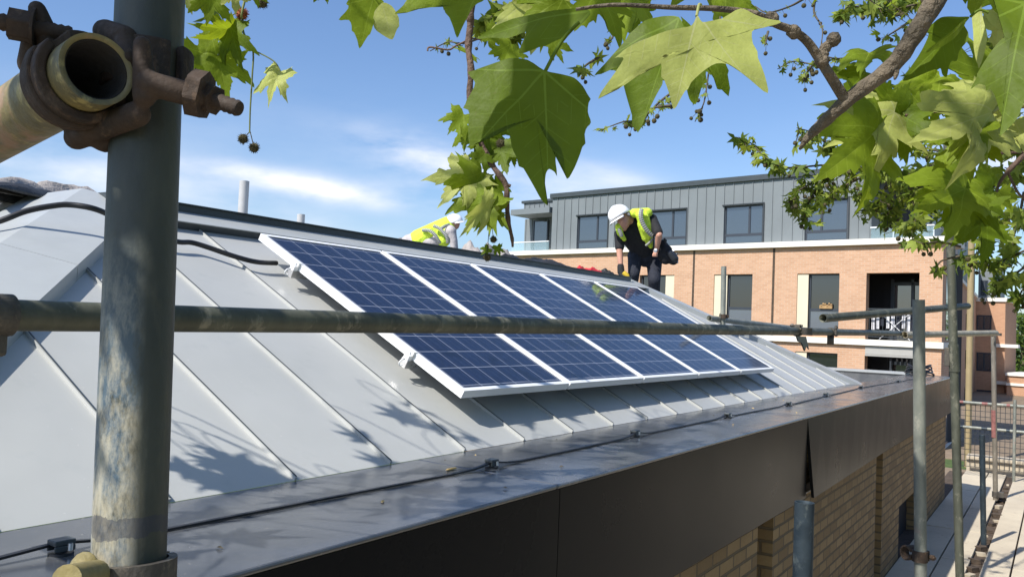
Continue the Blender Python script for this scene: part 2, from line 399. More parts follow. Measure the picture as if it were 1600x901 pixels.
simple('bore_shade', (.018, .015, .012), .8, 0, .3, 40, .3)  # near-black lining and plug paint the shade inside the open tube
steel('coupler', (.11, .10, .085), (.06, .055, .05), (.20, .17, .13), (), 30, .6, .4)
steel('yellow_paint', (.26, .21, .08), (.10, .095, .06), (.42, .36, .15), (((.32, .20, .13), 12, .56, .62, .8),), 22, .55, .05)
# the near standard: galvanised, olive above, blue and cream paint remains towards the foot, painted paler on the sunlit side only
m, nt, b = newmat('near_pole'); uv = coordn(nt, 'UV'); c = coordn(nt, 'Object')
f = noise_fac(nt, c, 14, .35, .65, 8, (1, 1, .35), .7)
co = mixc(nt, f, (.065, .07, .054), (.035, .04, .033)); co = mixc(nt, mth(nt, 'MULTIPLY', noise_fac(nt, c, 30, .55, .7, 6, (1, 1, .2)), .5), co, (.17, .15, .10))
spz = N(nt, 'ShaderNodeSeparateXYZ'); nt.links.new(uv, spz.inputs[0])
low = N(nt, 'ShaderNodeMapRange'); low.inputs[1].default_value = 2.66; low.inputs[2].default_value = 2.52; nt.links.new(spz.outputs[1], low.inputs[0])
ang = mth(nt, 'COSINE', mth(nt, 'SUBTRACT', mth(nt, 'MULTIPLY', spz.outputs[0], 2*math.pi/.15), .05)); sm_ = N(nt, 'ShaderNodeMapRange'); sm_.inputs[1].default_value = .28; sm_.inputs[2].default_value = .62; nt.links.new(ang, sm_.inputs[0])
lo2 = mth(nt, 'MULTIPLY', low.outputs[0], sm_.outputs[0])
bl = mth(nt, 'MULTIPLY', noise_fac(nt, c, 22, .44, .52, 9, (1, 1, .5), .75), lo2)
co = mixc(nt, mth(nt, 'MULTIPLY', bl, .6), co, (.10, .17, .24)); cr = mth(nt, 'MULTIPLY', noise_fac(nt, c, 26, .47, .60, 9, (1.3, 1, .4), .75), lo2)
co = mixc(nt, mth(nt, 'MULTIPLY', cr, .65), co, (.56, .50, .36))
band = N(nt, 'ShaderNodeMath', operation='ADD'); nt.links.new(spz.outputs[1], band.inputs[0]); nt.links.new(mth(nt, 'MULTIPLY', noise_fac(nt, c, 40, 0, 1, 5), .02), band.inputs[1])
bb = mth(nt, 'MULTIPLY', mth(nt, 'GREATER_THAN', band.outputs[0], 2.456), mth(nt, 'LESS_THAN', band.outputs[0], 2.468))
co = mixc(nt, mth(nt, 'MULTIPLY', bb, .55), co, (.03, .035, .06))
nt.links.new(co, b.inputs['Base Color']); b.inputs['Roughness'].default_value = .5; b.inputs['Metallic'].default_value = .15
bumpn(nt, b, noise_fac(nt, c, 70, .3, .7, 5), .3, .001)
# leaves
def leafmat(name, col, tcol, tr=.45, veins=True, gloss=.52):
    m, nt, b = newmat(name); uv = coordn(nt, 'UV'); c = coordn(nt)
    s = N(nt, 'ShaderNodeSeparateXYZ'); nt.links.new(uv, s.inputs[0]); x, y = s.outputs[0], s.outputs[1]
    f = noise_fac(nt, c, 9, .3, .7, 5)
    base = mixc(nt, f, tuple(q*.72 for q in col), tuple(q*1.25 for q in col))
    if veins:
        base = mixc(nt, mth(nt, 'MULTIPLY', noise_fac(nt, uv, 4, .45, .75, 6), .35), base, tuple(q*.6 for q in col)); base = mixc(nt, mth(nt, 'MULTIPLY', noise_fac(nt, uv, 22, .70, .74, 3), .6), base, (.16, .10, .03))
    if veins:
        v = None
        for a in (0, 44, -44, 98, -98):
            dx, dy = math.sin(R_(a)), math.cos(R_(a))
            cr = mth(nt, 'ABSOLUTE', mth(nt, 'SUBTRACT', mth(nt, 'MULTIPLY', x, dy), mth(nt, 'MULTIPLY', y, dx)))
            al = mth(nt, 'ADD', mth(nt, 'MULTIPLY', x, dx), mth(nt, 'MULTIPLY', y, dy))
            w = mth(nt, 'MULTIPLY_ADD', al, -.009, .010)
            on = mth(nt, 'MULTIPLY', mth(nt, 'LESS_THAN', cr, w), mth(nt, 'GREATER_THAN', al, 0.0))
            # side veins leaving the midrib at an angle
            q = mth(nt, 'FRACT', mth(nt, 'MULTIPLY', mth(nt, 'SUBTRACT', al, mth(nt, 'MULTIPLY', cr, .9)), 7.0))
            side = mth(nt, 'MULTIPLY', mth(nt, 'MULTIPLY', mth(nt, 'LESS_THAN', q, .055), mth(nt, 'LESS_THAN', cr, .17)), mth(nt, 'GREATER_THAN', al, .25))
            on = mth(nt, 'MAXIMUM', on, mth(nt, 'MULTIPLY', side, .6))
            v = on if v is None else mth(nt, 'MAXIMUM', v, on)
        base = mixc(nt, mth(nt, 'MULTIPLY', v, .5), base, tuple(min(.5, q*1.9+.03) for q in col))
        bumpn(nt, b, mth(nt, 'ADD', v, mth(nt, 'MULTIPLY', noise_fac(nt, uv, 5, .3, .7, 3), .8)), .35, .003)
    nt.links.new(base, b.inputs['Base Color']); b.inputs['Roughness'].default_value = gloss; b.inputs['Specular IOR Level'].default_value = .22
    t = N(nt, 'ShaderNodeBsdfTranslucent'); nt.links.new(mixc(nt, .55, base, tcol), t.inputs['Color'])
    mxs = N(nt, 'ShaderNodeMixShader'); mxs.inputs[0].default_value = tr
    nt.links.new(b.outputs[0], mxs.inputs[1]); nt.links.new(t.outputs[0], mxs.inputs[2])
    nt.links.new(mxs.outputs[0], nt.nodes['Material Output'].inputs['Surface'])
leafmat('leaf', (.19, .265, .020), (.40, .48, .01), .48)
leafmat('leaf_deep', (.115, .175, .010), (.26, .34, .004), .48)
leafmat('leaf_pale', (.42, .46, .13), (.50, .54, .08), .40, gloss=.5)
leafmat('leaf_small', (.23, .29, .05), (.42, .48, .03), .42, False)
leafmat('leaf_small_dark', (.11, .165, .025), (.22, .29, .02), .4, False)
leafmat('leaf_far', (.05, .085, .02), (.08, .12, .015), .3, False)
Z = lambda z: z + H
V = Vector
XA, YA, ZA = V((1, 0, 0)), V((0, 1, 0)), V((0, 0, 1))
# ================================================================ SETTING
g = MB(); g.face([(-600, -600, -.9), (1500, -600, -.9), (1500, 900, -.9), (-600, 900, -.9)]); g.build('ground', 'grass', kind='structure')
g = MB(); g.box((21.5, -2.39, -.896), (26.3, 7, -.86)); g.build('path', 'yard', kind='structure')
# deck of slabs: two fields separated by an open joint that runs along the poles
dk = MB(); dk.box((-5, -4.4, -.9), (19.7, 1.9, -.05)); dk.build('deck_base', 'soil', kind='structure')
sl = MB()
def gapY(x): return 1.10 - .035*(x-10.8)
xs = [13.35-3.72*4-3.72/2+1.86*i for i in range(22)]
xs = [x for x in xs if x < 19.7]+[19.7]
for i in range(len(xs)-1):
    for j, (ya, yb_) in enumerate([(1.60, 1.195), (1.19, .875), (.745, .45), (.445, .0), (-.005, -.45), (-.455, -.9), (-.905, -1.35), (-1.355, -1.8), (-1.805, -2.25), (-2.255, -2.7), (-2.705, -3.4), (-3.405, -4.39)]):
        e = .007; zz = rnd.uniform(-.004, .004)
        sl.box((xs[i]+e, ya-e, -.045), (xs[i+1]-e, yb_+e, zz))
sl.build('deck_paving', 'paving', kind='structure', bevel=.004)
g = MB(); g.box((-12, -22, -.9), (21.4, -4.45, -.86)); g.build('yard', 'yard', kind='structure'); g = MB(); g.box((21.402, -40, -.9), (90, -2.4, -.87)); g.box((28.5, -2.39, -.9), (90, 12, -.872)); g.build('yard', 'yard', kind='structure')
# broken pieces of brick and dirt lying in the open joint
for i in range(22):
    mb = MB(); x = 9.6+i*.42+rnd.uniform(-.1, .1); y = .81+rnd.uniform(-.04, .04); s_ = rnd.uniform(.03, .07); a = rnd.uniform(0, 3)
    ax = V((math.cos(a), math.sin(a), 0)); ay = V((-ax.y, ax.x, 0))
    mb.obox((x, y, -.05), ax, ay, (ZA+ax*.2).normalized(), (-s_, -s_*.6, 0), (s_, s_*.6, s_*.9))
    mb.build('brick_fragment', 'soil' if i % 3 else 'concrete', label='small broken brick piece lying in the open joint between the paving slabs', cat='rubble', group='brick fragments in the paving joint', bevel=.004)
# ================================================================ ZINC-ROOFED BUILDING
bld = empty('zinc_roofed_building', (6, 4, 0), 'low foreground building with pale zinc roof, dark metal coping and yellow brick wall', 'building')
EZ = Z(-.555); EY = 2.15; XR0, XR1 = .2, 11.28
SA = R_(27.6); ca, sa = math.cos(SA), math.sin(SA)
S = V((0, ca, sa)); NR = V((0, -sa, ca))
TZ = Z(.60); RUN = (TZ-EZ)/math.tan(SA); TY = EY+RUN
BY = 11.0
corner = [V((XR0, EY, EZ)), V((XR1, EY, EZ)), V((XR1, BY, EZ)), V((XR0, BY, EZ))]
top = [V((XR0+RUN, TY, TZ)), V((XR1-RUN, TY, TZ)), V((XR1-RUN, BY-RUN, TZ)), V((XR0+RUN, BY-RUN, TZ))]
FOOT = None
rf = MB()
def rs(x0, x1):   # front slope strip up to the hips
    def yt(x): return min(TY, EY+max(0, x-XR0), EY+max(0, XR1-x))
    a, c_ = yt(x0), yt(x1)
    p = [V((x0, EY, EZ)), V((x1, EY, EZ))]
    for x, y in ((x1, c_), (x0, a)):
        p.append(V((x, y, EZ+(y-EY)*math.tan(SA))))
    rf.face(p)
    return a, c_
xx = [XR0, .54]+[1.02+.478*i for i in range(21)]+[XR1]
xx = sorted(set([x for x in xx if x <= XR1] + [top[0].x, top[1].x]))
for a, c_ in zip(xx, xx[1:]): rs(a, c_)
rf.face([corner[1], corner[2], top[2], top[1]]); rf.face([corner[2], corner[3], top[3], top[2]]); rf.face([corner[3], corner[0], top[0], top[3]]); rf.face(top)
FOOT = hit(391, 372, V((0, EY, EZ)), NR)
seams = [.54]+[1.02+.478*i for i in range(21)]
for x in seams:
    y1 = min(FOOT.y-.004, EY+(x-XR0)-.10, EY+(XR1-x)-.10)
    if y1 < EY+.15: continue
    L = (y1-EY)/ca
    o = V((x, EY, EZ))
    rf.obox(o, XA, S, NR, (-.004, .0, 0), (.004, L, .013)); rf.obox(o, XA, S, NR, (.0, .004, .0132), (.0045, L, .0155), 1)
    # dark top strip paints the shadow line along the fold
# seams on the left hip face
for k in range(14):
    y = EY+.5+.5*k
    run = min(RUN-.03, y-EY-.12)
    if run < .2: continue
    d = V((ca, 0, sa)); o = V((XR0, y, EZ)); n = V((-sa, 0, ca))
    rf.obox(o, YA, d, n, (-.005, 0, 0), (.005, run/ca, .03))
    o = V((XR1, y, EZ)); d = V((-ca, 0, sa)); n = V((sa, 0, ca)); rf.obox(o, YA, d, n, (-.005, 0, 0), (.005, run/ca, .03))
part('roof', rf, ['zinc', 'dark_flashing'], bld)
# hip caps: raised folded covers
def hipcap(a, b, wl, wr, h, name='hip_cap'):
    a = V(a); b = V(b); d = (b-a).normalized(); side = d.cross(ZA).normalized()   # to the right of a->b
    # slope directions on both sides
    mb = MB()
    def prof(p):
        up = ZA*h
        dn = math.tan(SA)/math.sqrt(2)
        l = p - side*wl + up - ZA*wl*dn; r = p + side*wr + up - ZA*wr*dn
        ap = p+ZA*min(h*.6, .03)
        return [l-ZA*(h+.0), l, ap, r, r-ZA*(h+.0), p-ZA*.03]
    A, B = prof(a), prof(b)
    nseg = 3
    for k in range(nseg):
        t0 = k/nseg; t1 = (k+1)/nseg - (.0015 if k < nseg-1 else 0)
        q0 = [x.lerp(y, t0) for x, y in zip(A, B)]; q1 = [x.lerp(y, t1) for x, y in zip(A, B)]
        for i in range(6): mb.face([q0[i], q0[(i+1) % 6], q1[(i+1) % 6], q1[i]])
        mb.face(list(reversed(q0))); mb.face(q1)
    return part(name, mb, 'zinc_cap', bld)
up1 = V((1, 1, math.tan(SA))).normalized(); up2 = V((-1, 1, math.tan(SA))).normalized()
hipcap(corner[0]+V((0, 0, .0)), top[0], .26, .30, .070)
hipcap(corner[1], top[1], .26, .10, .05)
hipcap(corner[3], top[3], .2, .2, .05); hipcap(corner[2], top[2], .2, .2, .05)
# ridge flashings: upstands coloured dark for their shade, light ledge between them
x0, x1 = top[0].x+.05, top[1].x-.05
def slide(p, d, u, v):                       # how far from p along d (in the cross-section) the sight line through u, v is met
    r = ray(u, v); q = p-CAM; k = r.z/r.y; return (q.y*k-q.z)/(d.z-d.y*k)
h1 = slide(FOOT, NR, 391, 361); p1 = FOOT+NR*h1; l1 = slide(p1, S, 391, 349); p2 = p1+S*l1; h2 = slide(p2, ZA, 391, 336.8); p3 = p2+ZA*h2
print('flashing', h1, l1, h2, FOOT, TY)
def prism(mb, prof, xa, xb):
    n = len(prof); A = [V((xa, p.y, p.z)) for p in prof]; B = [V((xb, p.y, p.z)) for p in prof]
    for i in range(n): mb.face([A[i], A[(i+1) % n], B[(i+1) % n], B[i]])
    mb.face(list(reversed(A))); mb.face(B)
f1 = MB(); prism(f1, [FOOT, FOOT+YA*.3, p1+YA*.3-ZA*.003, p1-ZA*.003], x0, x1); part('lower_flashing', f1, 'dark_flashing', bld)
f2 = MB(); prism(f2, [p1-S*.012, p1-S*.012+NR*.006, p2+NR*.006, p2], x0-.01, x1+.02); part('ridge_ledge', f2, 'zinc_cap', bld)
f3 = MB(); prism(f3, [p2-ZA*.05+YA*.002, p2-ZA*.05+YA*.3, p3+YA*.3, p3+YA*.002], x0, x1-.2); prism(f3, [p3+ZA*.001-YA*.012, p3+ZA*.001+YA*.2, p3+ZA*.008+YA*.2, p3+ZA*.008-YA*.012], x0, x1-.2); part('upper_flashing', f3, 'dark_flashing', bld)
# coping, in lengths with butt joints; fascia panels below
CY0, CY1 = 1.50, 2.155; CX0, CX1 = -3.0, 15.9
cjoint = [-3.0, -.6, 2.62, 6.04, 9.45, 12.7, 15.9]
for i, (a, c_) in enumerate(zip(cjoint, cjoint[1:])):
    mb = MB(); e = .0015; n = 1
    for k in range(n):
        xa = a+e+(c_-a-2*e)*k/n; xb = a+e+(c_-a-2*e)*(k+1)/n
        za = .004*math.sin(k*2.1+i); zb = .004*math.sin((k+1)*2.1+i)
        if k == 0: za = 0
        if k == n-1: zb = 0
        za = zb = 0
        mb.hexa([(xa, CY0, Z(-.582)), (xb, CY0, Z(-.582)), (xb, CY1, Z(-.582)), (xa, CY1, Z(-.582)), (xa, CY0, Z(-.566)+za), (xb, CY0, Z(-.566)+zb), (xb, CY1, Z(-.556)), (xa, CY1, Z(-.556))])
    part('coping', mb, 'coping', bld, bevel=.006)
ret = MB(); ret.box((15.3, CY1+.003, Z(-.9)), (15.9, 11.5, Z(-.558))); ret.box((-3, CY1+.003, Z(-.9)), (-2.4, 11.5, Z(-.558))); ret.box((-2.397, 11.0, Z(-.9)), (15.297, 11.5, Z(-.558)))
part('parapet', ret, 'coping', bld)
cap2 = MB(); cap2.box((15.27, CY1+.003, Z(-.555)), (15.93, 11.53, Z(-.53))); part('parapet_cap', cap2, 'zinc_cap', bld)
gut = MB(); gut.box((XR1+.02, CY1+.003, Z(-.85)), (15.297, 10.997, Z(-.80))); gut.box((-2.397, CY1+.003, Z(-.85)), (XR0-.02, 10.997, Z(-.60))); part('flat_roof', gut, 'dark_flashing', bld)
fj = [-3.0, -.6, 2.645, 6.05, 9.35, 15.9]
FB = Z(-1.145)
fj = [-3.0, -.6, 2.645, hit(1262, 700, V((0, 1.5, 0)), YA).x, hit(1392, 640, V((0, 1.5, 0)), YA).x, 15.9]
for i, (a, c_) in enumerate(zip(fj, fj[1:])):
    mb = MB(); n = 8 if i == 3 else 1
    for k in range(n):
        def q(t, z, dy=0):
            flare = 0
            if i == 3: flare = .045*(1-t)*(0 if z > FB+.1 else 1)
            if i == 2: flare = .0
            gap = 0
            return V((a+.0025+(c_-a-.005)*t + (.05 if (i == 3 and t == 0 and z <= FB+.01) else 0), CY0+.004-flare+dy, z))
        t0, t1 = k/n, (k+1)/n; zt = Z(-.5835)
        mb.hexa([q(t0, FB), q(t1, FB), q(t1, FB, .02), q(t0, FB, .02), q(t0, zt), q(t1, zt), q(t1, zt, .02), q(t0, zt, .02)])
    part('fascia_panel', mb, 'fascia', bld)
sf = MB(); sf.box((-3, 1.53, FB+.01), (15.88, 1.62, FB+.02)); part('soffit', sf, 'dark_flashing', bld)
# brick wall with recessed slots and a low opening
wp = V((0, 1.6, 0))
def wx(u, v): return hit(u, v, wp, YA).x
r1a, r1b = wx(1184, 830), wx(1208, 830); r2a, r2b = wx(1369, 740), wx(1379, 740); o1a, o1b = wx(1404, 820), wx(1440, 820); oz = hit(1404, 792, wp, YA).z
o2a, o2b = wx(1300, 880), wx(1340, 880)
wb = MB()
def wseg(a, c_, z0=-.9, z1=FB+.01): wb.box((a, 1.6, z0), (c_, 1.9, z1))
wseg(-3, r1a); wseg(r1b, r2a); wseg(r2b, o1a); wseg(o1a, o1b, oz, FB+.01); wseg(o1b, 15.85)
wb.box((15.55, 1.903, -.9), (15.85, 11.4, Z(-.9))); wb.box((-3, 1.903, -.9), (-2.7, 11.4, Z(-.9)))
part('brick_wall', wb, 'stock_brick', bld)
rb = MB()
for a, c_ in ((r1a, r1b), (r2a, r2b)): rb.box((a-.01, 1.74, -.9), (c_+.01, 1.8, FB))
part('wall_recess', rb, 'stock_brick', bld)
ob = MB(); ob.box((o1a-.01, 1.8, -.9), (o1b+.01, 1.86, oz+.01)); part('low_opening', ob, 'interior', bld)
# a fleck of sand on the coping
mb = MB(); p = hit(705, 732, V((0, 0, Z(-.555))), ZA); mb.ball(p, .034, 10, (1, .22, .12), jit=.15); mb.build('sand_smear', 'sand_chip', label='small pale orange smear of mortar on the dark coping', cat='mortar smear')
r4 = random.Random(5)
for i in range(26):
    x = r4.uniform(1.2, 9.5); y = r4.uniform(1.55, 2.1); mb = MB(); a_ = r4.uniform(0, 6); q = V((math.cos(a_), math.sin(a_), 0))*r4.uniform(.004, .014); w = V((-q.y, q.x, 0))*.5; o_ = V((x, y, Z(-.5605)))
    mb.mesh([o_+q, o_+w+ZA*.003, o_-q, o_-w+ZA*.001, o_+ZA*.006], [(0,1,4), (1,2,4), (2,3,4), (3,0,4)], False)
    mb.build('leaf_scrap', 'sand_chip' if i % 3 == 0 else 'twig', label='tiny dry scrap of leaf or bark lying on the dark coping', cat='leaf scrap', group='dry scraps on the coping')
# ---- solar panels
PB = V((3.124, 2.325, Z(-.351)))              # bottom-left lower corner of the array
PW, PL, TH = .992, 1.665, .040; PITCH = 1.008
def make_panel():
    root = empty('solar_module', PB, 'x', 'solar panel', 'blue solar panels in a row on the zinc roof')
    def q(x, y, z): return PB + XA*x + S*y + NR*z
    fr = MB(); w = .026
    for a, b_ in (((0, 0, 0), (PW, w, TH)), ((0, PL-w, 0), (PW, PL, TH)), ((0, w, 0), (w, PL-w, TH)), ((PW-w, w, 0), (PW, PL-w, TH))): fr.obox(PB, XA, S, NR, a, b_)
    part('frame', fr, 'white_frame', root)
    bs = MB(); bs.obox(PB, XA, S, NR, (w-.002, w-.002, .006), (PW-w+.002, PL-w+.002, .012)); part('backsheet', bs, 'white_frame', root)
    gl = MB(); i = w-.001; pts = [q(i, i, TH-.004), q(PW-i, i, TH-.004), q(PW-i, PL-i, TH-.004), q(i, PL-i, TH-.004)]
    gl.face(pts, uv=[(-.12, -.16), (6.12, -.16), (6.12, 10.16), (-.12, 10.16)]); part('cell_sheet', gl, 'cells', root)
    return root
pan = make_panel()
lab = ['leftmost blue solar panel on the zinc roof, nearest the thick scaffold pole', 'second solar panel from the left in the row on the zinc roof', 'middle solar panel of the row of five on the zinc roof',
       'fourth solar panel from the left, with green tree reflection on its upper end', 'rightmost solar panel of the row, nearest the standing worker']
for i in range(5):
    o = pan if i == 0 else copy_tree(pan)
    o.location = PB + XA*PITCH*i; o['label'] = lab[i]
    for ch in [c for c in bpy.data.objects if c.parent == o]: ch.matrix_parent_inverse.identity()
# rails with end clamps
for t, lb in ((1.30, 'upper aluminium mounting rail with end clamp under the solar panels'), (.36, 'lower aluminium mounting rail with end clamp under the solar panels')):
    r = empty('mounting_rail', PB+S*t, lb, 'mounting rail', 'rails under the solar panels')
    mb = MB(); mb.obox(PB, XA, S, NR, (-.035, t-.02, -.045), (5*PITCH+.02, t+.02, -.003)); part('rail', mb, 'alu', r)
    mb = MB(); mb.obox(PB, XA, S, NR, (-.034, t-.016, -.003), (-.002, t+.016, .022)); mb.obox(PB, XA, S, NR, (-.016, t-.02, TH*.6), (.012, t+.02, TH+.004)); mb.tube([PB+XA*-.018+S*t+NR*.016, PB+XA*-.018+S*t+NR*.040], .005, 6, smooth=False)
    part('end_clamp', mb, 'white_frame', r)
    for k in range(1, 11):
        mb = MB(); x = -.03+.478*k; mb.obox(PB, XA, S, NR, (x-.02, t-.03, -.10), (x+.02, t+.03, -.046)); part('seam_clamp', mb, 'alu', r)
    mb = MB(); c0 = PB+XA*-.052+S*(t-.012)+NR*-.008; mb.tube(smooth_pts([c0+NR*.014, c0-XA*.02+NR*.009, c0-XA*.028-NR*.008, c0-XA*.014-NR*.024, c0-NR*.02]), .0035, 8); part('cable_loop', mb, 'white_frame', r)
# ---- black cable over the hip and into the rail
def roofp(u, v, off=0):
    return hit(u, v, V((0, EY, EZ))+NR*off, NR)
cb = MB()
pts = [P(-60, 362, 3.55), P(0, 345, 3.6), P(40, 330, 3.66), P(80, 322, 3.72), P(110, 320, 3.76), P(150, 327, 3.8)] + [roofp(190, 345, .12), roofp(230, 360, .08)] + [roofp(u, v, .05) for u, v in ( (275, 377), (300, 379), (330, 388), (365, 400), (400, 409), (432, 411))]
pts = smooth_pts(pts); cb.tube(pts, .0135, 12); cb.build('solar_cable', 'rubber', label='thick black cable running over the roof hip to the first solar panel', cat='cable')
# ---- conductor tape and clips on the coping
CT = V((0, 0, Z(-.562)))
def cop(u, v): return hit(u, v, CT, ZA)
clips = [(95, 866), (768, 731), (992, 682), (1137, 653), (1232, 634), (1290, 619), (1345, 607), (1403, 597)]
cp = [cop(*c) for c in clips]
yc = sum(c.y for c in cp)/len(cp)
tp = MB(); path = []; xsn = [-2.9]+[c.x for c in cp]+[15.6]; ysn = [cp[0].y]+[c.y for c in cp]+[cp[-1].y]
for i in range(len(xsn)-1):
    n = 14
    for k in range(n):
        t = k/n; x = xsn[i]+(xsn[i+1]-xsn[i])*t; y = ysn[i]+(ysn[i+1]-ysn[i])*t
        dd = min(t if i > 0 else 1, (1-t) if i < len(xsn)-2 else 1)*(xsn[i+1]-xsn[i])
        h = .004+.018*max(0, 1-abs(dd)/.22)**2
        path.append(V((x, y+.012*math.sin(x*1.3), Z(-.56)+h)))
vs = []; 
for p in path: vs += [p+V((0, -.007, -.002)), p+V((0, .007, -.002)), p+V((0, .007, .004)), p+V((0, -.007, .004))]
tp.mesh(vs, [(k*4+j, k*4+(j+1) % 4, k*4+4+(j+1) % 4, k*4+4+j) for k in range(len(path)-1) for j in range(4)], False)
tp.build('conductor_tape', 'rubber', label='flat black conductor tape running along the top of the dark coping', cat='conductor tape')
cl_lab = ['conductor clip on the coping nearest the foot of the thick pole', 'conductor clip on the coping beside the orange mortar smear', 'conductor clip below the second pair of solar panels', 'conductor clip just right of the solar panels, first of the far clips', 'conductor clip beside the right corner of the array, second of the far clips', 'small conductor clip level with the flared fascia joint', 'small distant conductor clip left of the pale scaffold pole', 'conductor clip farthest along the coping, beside the pale scaffold pole']
for c, lb in zip(cp, cl_lab):
    r = empty('conductor_clip', V((c.x, c.y, Z(-.56))), lb, 'cable clip', 'clips holding the conductor tape')
    b0 = V((c.x, c.y, Z(-.56)))
    mb = MB(); mb.tube([b0, b0+ZA*.005], .027, 20); mb.tube([b0, b0+ZA*.022], .010, 12); part('base', mb, 'black_plastic', r)
    mb = MB(); mb.box(b0+V((-.024, -.018, .022)), b0+V((.024, .018, .034))); mb.box(b0+V((-.024, -.018, .008)), b0+V((.024, -.013, .0218))); mb.box(b0+V((-.024, .013, .008)), b0+V((.024, .018, .0218))); part('saddle', mb, 'dark_flashing', r, bevel=.004)
    mb = MB(); mb.tube([b0+V((.010, -.0190, .010)), b0+V((.010, -.0190, .026))], .006, 10); part('screw', mb, 'alu', r)
# cable coil at the far end
mb = MB()
for k in range(5):
    pts = []; c0 = cop(1436, 586)+ZA*(.03+.03*k)
    for j in range(33):
        a = 2*math.pi*j/32; rr = .36-.02*k; pts.append(c0+V((math.cos(a)*rr*1.0, math.sin(a)*rr*.62, .03*math.sin(a*2+k))))
    mb.tube(pts, .013, 6, caps=False)
mb.build('cable_coil', 'rubber', label='loose black coil of cable lying at the far end of the coping', cat='cable coil')
# vent pipes on the flat top
for u, v0, v1, w, d, lb in ((382, 283, 350, 15, 8.6, 'tall grey vent pipe standing behind the ridge'), (470.5, 335, 365, 12, 10.2, 'short grey vent pipe standing behind the ridge')):
    a = P(u, v0, d); mb = MB(); mb.pipe(V((a.x, a.y, TZ)), a, w*d/F/2, w*d/F/2-.006); r = empty('vent_pipe', V((a.x, a.y, TZ)), lb, 'vent pipe')
    part('pipe', mb, 'grey_pvc', r); mb = MB(); mb.tube([V((a.x, a.y, TZ)), V((a.x, a.y, TZ+.02))], w*d/F/2+.04, 20); part('collar', mb, 'dark_flashing', r)
# loose sheets and rubble behind the ridge: crumpled heaps
def crumple(name, c, sx, sy, sz, mat, label, cat, seed, ang=0):
    rr = random.Random(seed); mb = MB(); n = 22; vs = []; fs = []
    ax = V((math.cos(ang), math.sin(ang), 0)); ay = V((-ax.y, ax.x, 0))
    for i in range(n+1):
        for j in range(n+1):
            x = 2*i/n-1; y = 2*j/n-1
            e = max(0, 1-max(abs(x), abs(y))**3)
            z = e*(.55+.7*noise.noise(V((x*1.6+seed, y*1.6, seed*.7)))+.28*abs(noise.noise(V((x*4, y*4+seed, 1)))))
            wob = .12*noise.noise(V((x*3, y*3, seed*2.)))
            vs.append(V(c)+ax*(x+wob)*sx+ay*(y+wob)*sy+ZA*z*sz)
    for i in range(n):
        for j in range(n): fs.append((i*(n+1)+j, (i+1)*(n+1)+j, (i+1)*(n+1)+j+1, i*(n+1)+j+1))
    mb.mesh(vs, fs, True)
    o = mb.build(name, mat, label=label, cat=cat); s = o.modifiers.new('t', 'SOLIDIFY'); s.thickness = .006
    return o
def topp(u, v): return hit(u, v, V((0, 0, TZ+.01)), ZA)
def at_y(u, y, z=None):
    p = hit(u, 400, V((0, y, 0)), YA); return V((p.x, y, TZ if z is None else z))
crumple('plastic_sheet', at_y(835, TY+.55), .75, .3, .19, 'black_sheet', 'crumpled black plastic sheet on the roof top left of the standing worker', 'plastic sheet', 3)
crumple('membrane_roll', at_y(762, TY+.8), .42, .28, .36, 'grey_sheet', 'grey crumpled membrane piled behind the ridge under the hanging branch', 'membrane', 5)
crumple('tool_bag', at_y(920, TY+.22), .26, .12, .12, 'red_bag', 'red and black bag lying on the ridge beside the standing worker', 'bag', 8)
crumple('black_bag', at_y(943, TY+.25), .2, .12, .12, 'black_sheet', 'black pointed bag on the ridge nearest the drill', 'bag', 12)
# left end of the ridge: board and crumpled membranes
crumple('torn_membrane', P(85, 312, 5.0)-ZA*.05, .75, .18, .16, 'grey_sheet', 'torn grey membrane scraps on the ridge end at far left', 'membrane', 21, .4)
crumple('black_membrane', P(95, 318, 4.75)-ZA*.03, .8, .16, .09, 'black_sheet', 'black membrane strip folded along the ridge end at left', 'membrane', 25, .55)
mb = MB(); c0 = P(15, 318, 5.3); mb.obox(c0, V((.8, -.6, -.02)).normalized(), V((.6, .8, .15)).normalized(), ZA, (-1.2, -.35, -.02), (.55, .35, .02)); mb.build('timber_board', 'orange_board', label='orange board lying under torn membrane at the left end of the ridge', cat='board')
mb = MB()
mb.obox(P(30, 350, 4.4), V((.72, -.69, .12)).normalized(), V((.69, .72, -.1)).normalized(), ZA, (-1.1, -.06, -.03), (.42, .06, .0)); mb.build('zinc_offcut', 'zinc_cap', label='narrow folded zinc strip lying beneath the black cable at far left', cat='metal strip')
# ================================================================ SCAFFOLD
def tubething(name, a, b_, r, mat, label, group=None, hollow=True, extra=None):
    a = V(a); b_ = V(b_); o = empty(name, a, label, 'scaffold pole', group)
    mb = MB(); n = 48
    # UV along the tube measured in world height for uprights
    if hollow: mb.pipe(a, b_, r, r-.004, 32)
    else: mb.tube([a, b_], r, 32)
    q = part('tube', mb, mat, o); return o
RT = .02415
# near standard: real uv.v = height
a = P(235, 0, .62); b_ = P(201, 885, .575)
dirp = (a-b_).normalized(); zt = 5.2
A0 = b_-dirp*((b_.z-0.0)/dirp.z); A1 = b_+dirp*((zt-b_.z)/dirp.z)
o = empty('scaffold_pole', A0, 'thick mottled vertical scaffold pole close to the camera at left', 'scaffold pole')
mb = MB(); n = 64; k = 40; vs = []; uvs = []
sx = dirp.cross(YA).normalized(); sy = sx.cross(dirp).normalized()
for i in range(k+1):
    c0 = A0.lerp(A1, i/k)
    for j in range(n+1):
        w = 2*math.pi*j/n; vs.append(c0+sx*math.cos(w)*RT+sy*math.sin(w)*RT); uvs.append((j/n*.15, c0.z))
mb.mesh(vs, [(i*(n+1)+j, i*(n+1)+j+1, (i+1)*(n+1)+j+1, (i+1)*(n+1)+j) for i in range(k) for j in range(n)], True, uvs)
part('tube', mb, 'near_pole', o)
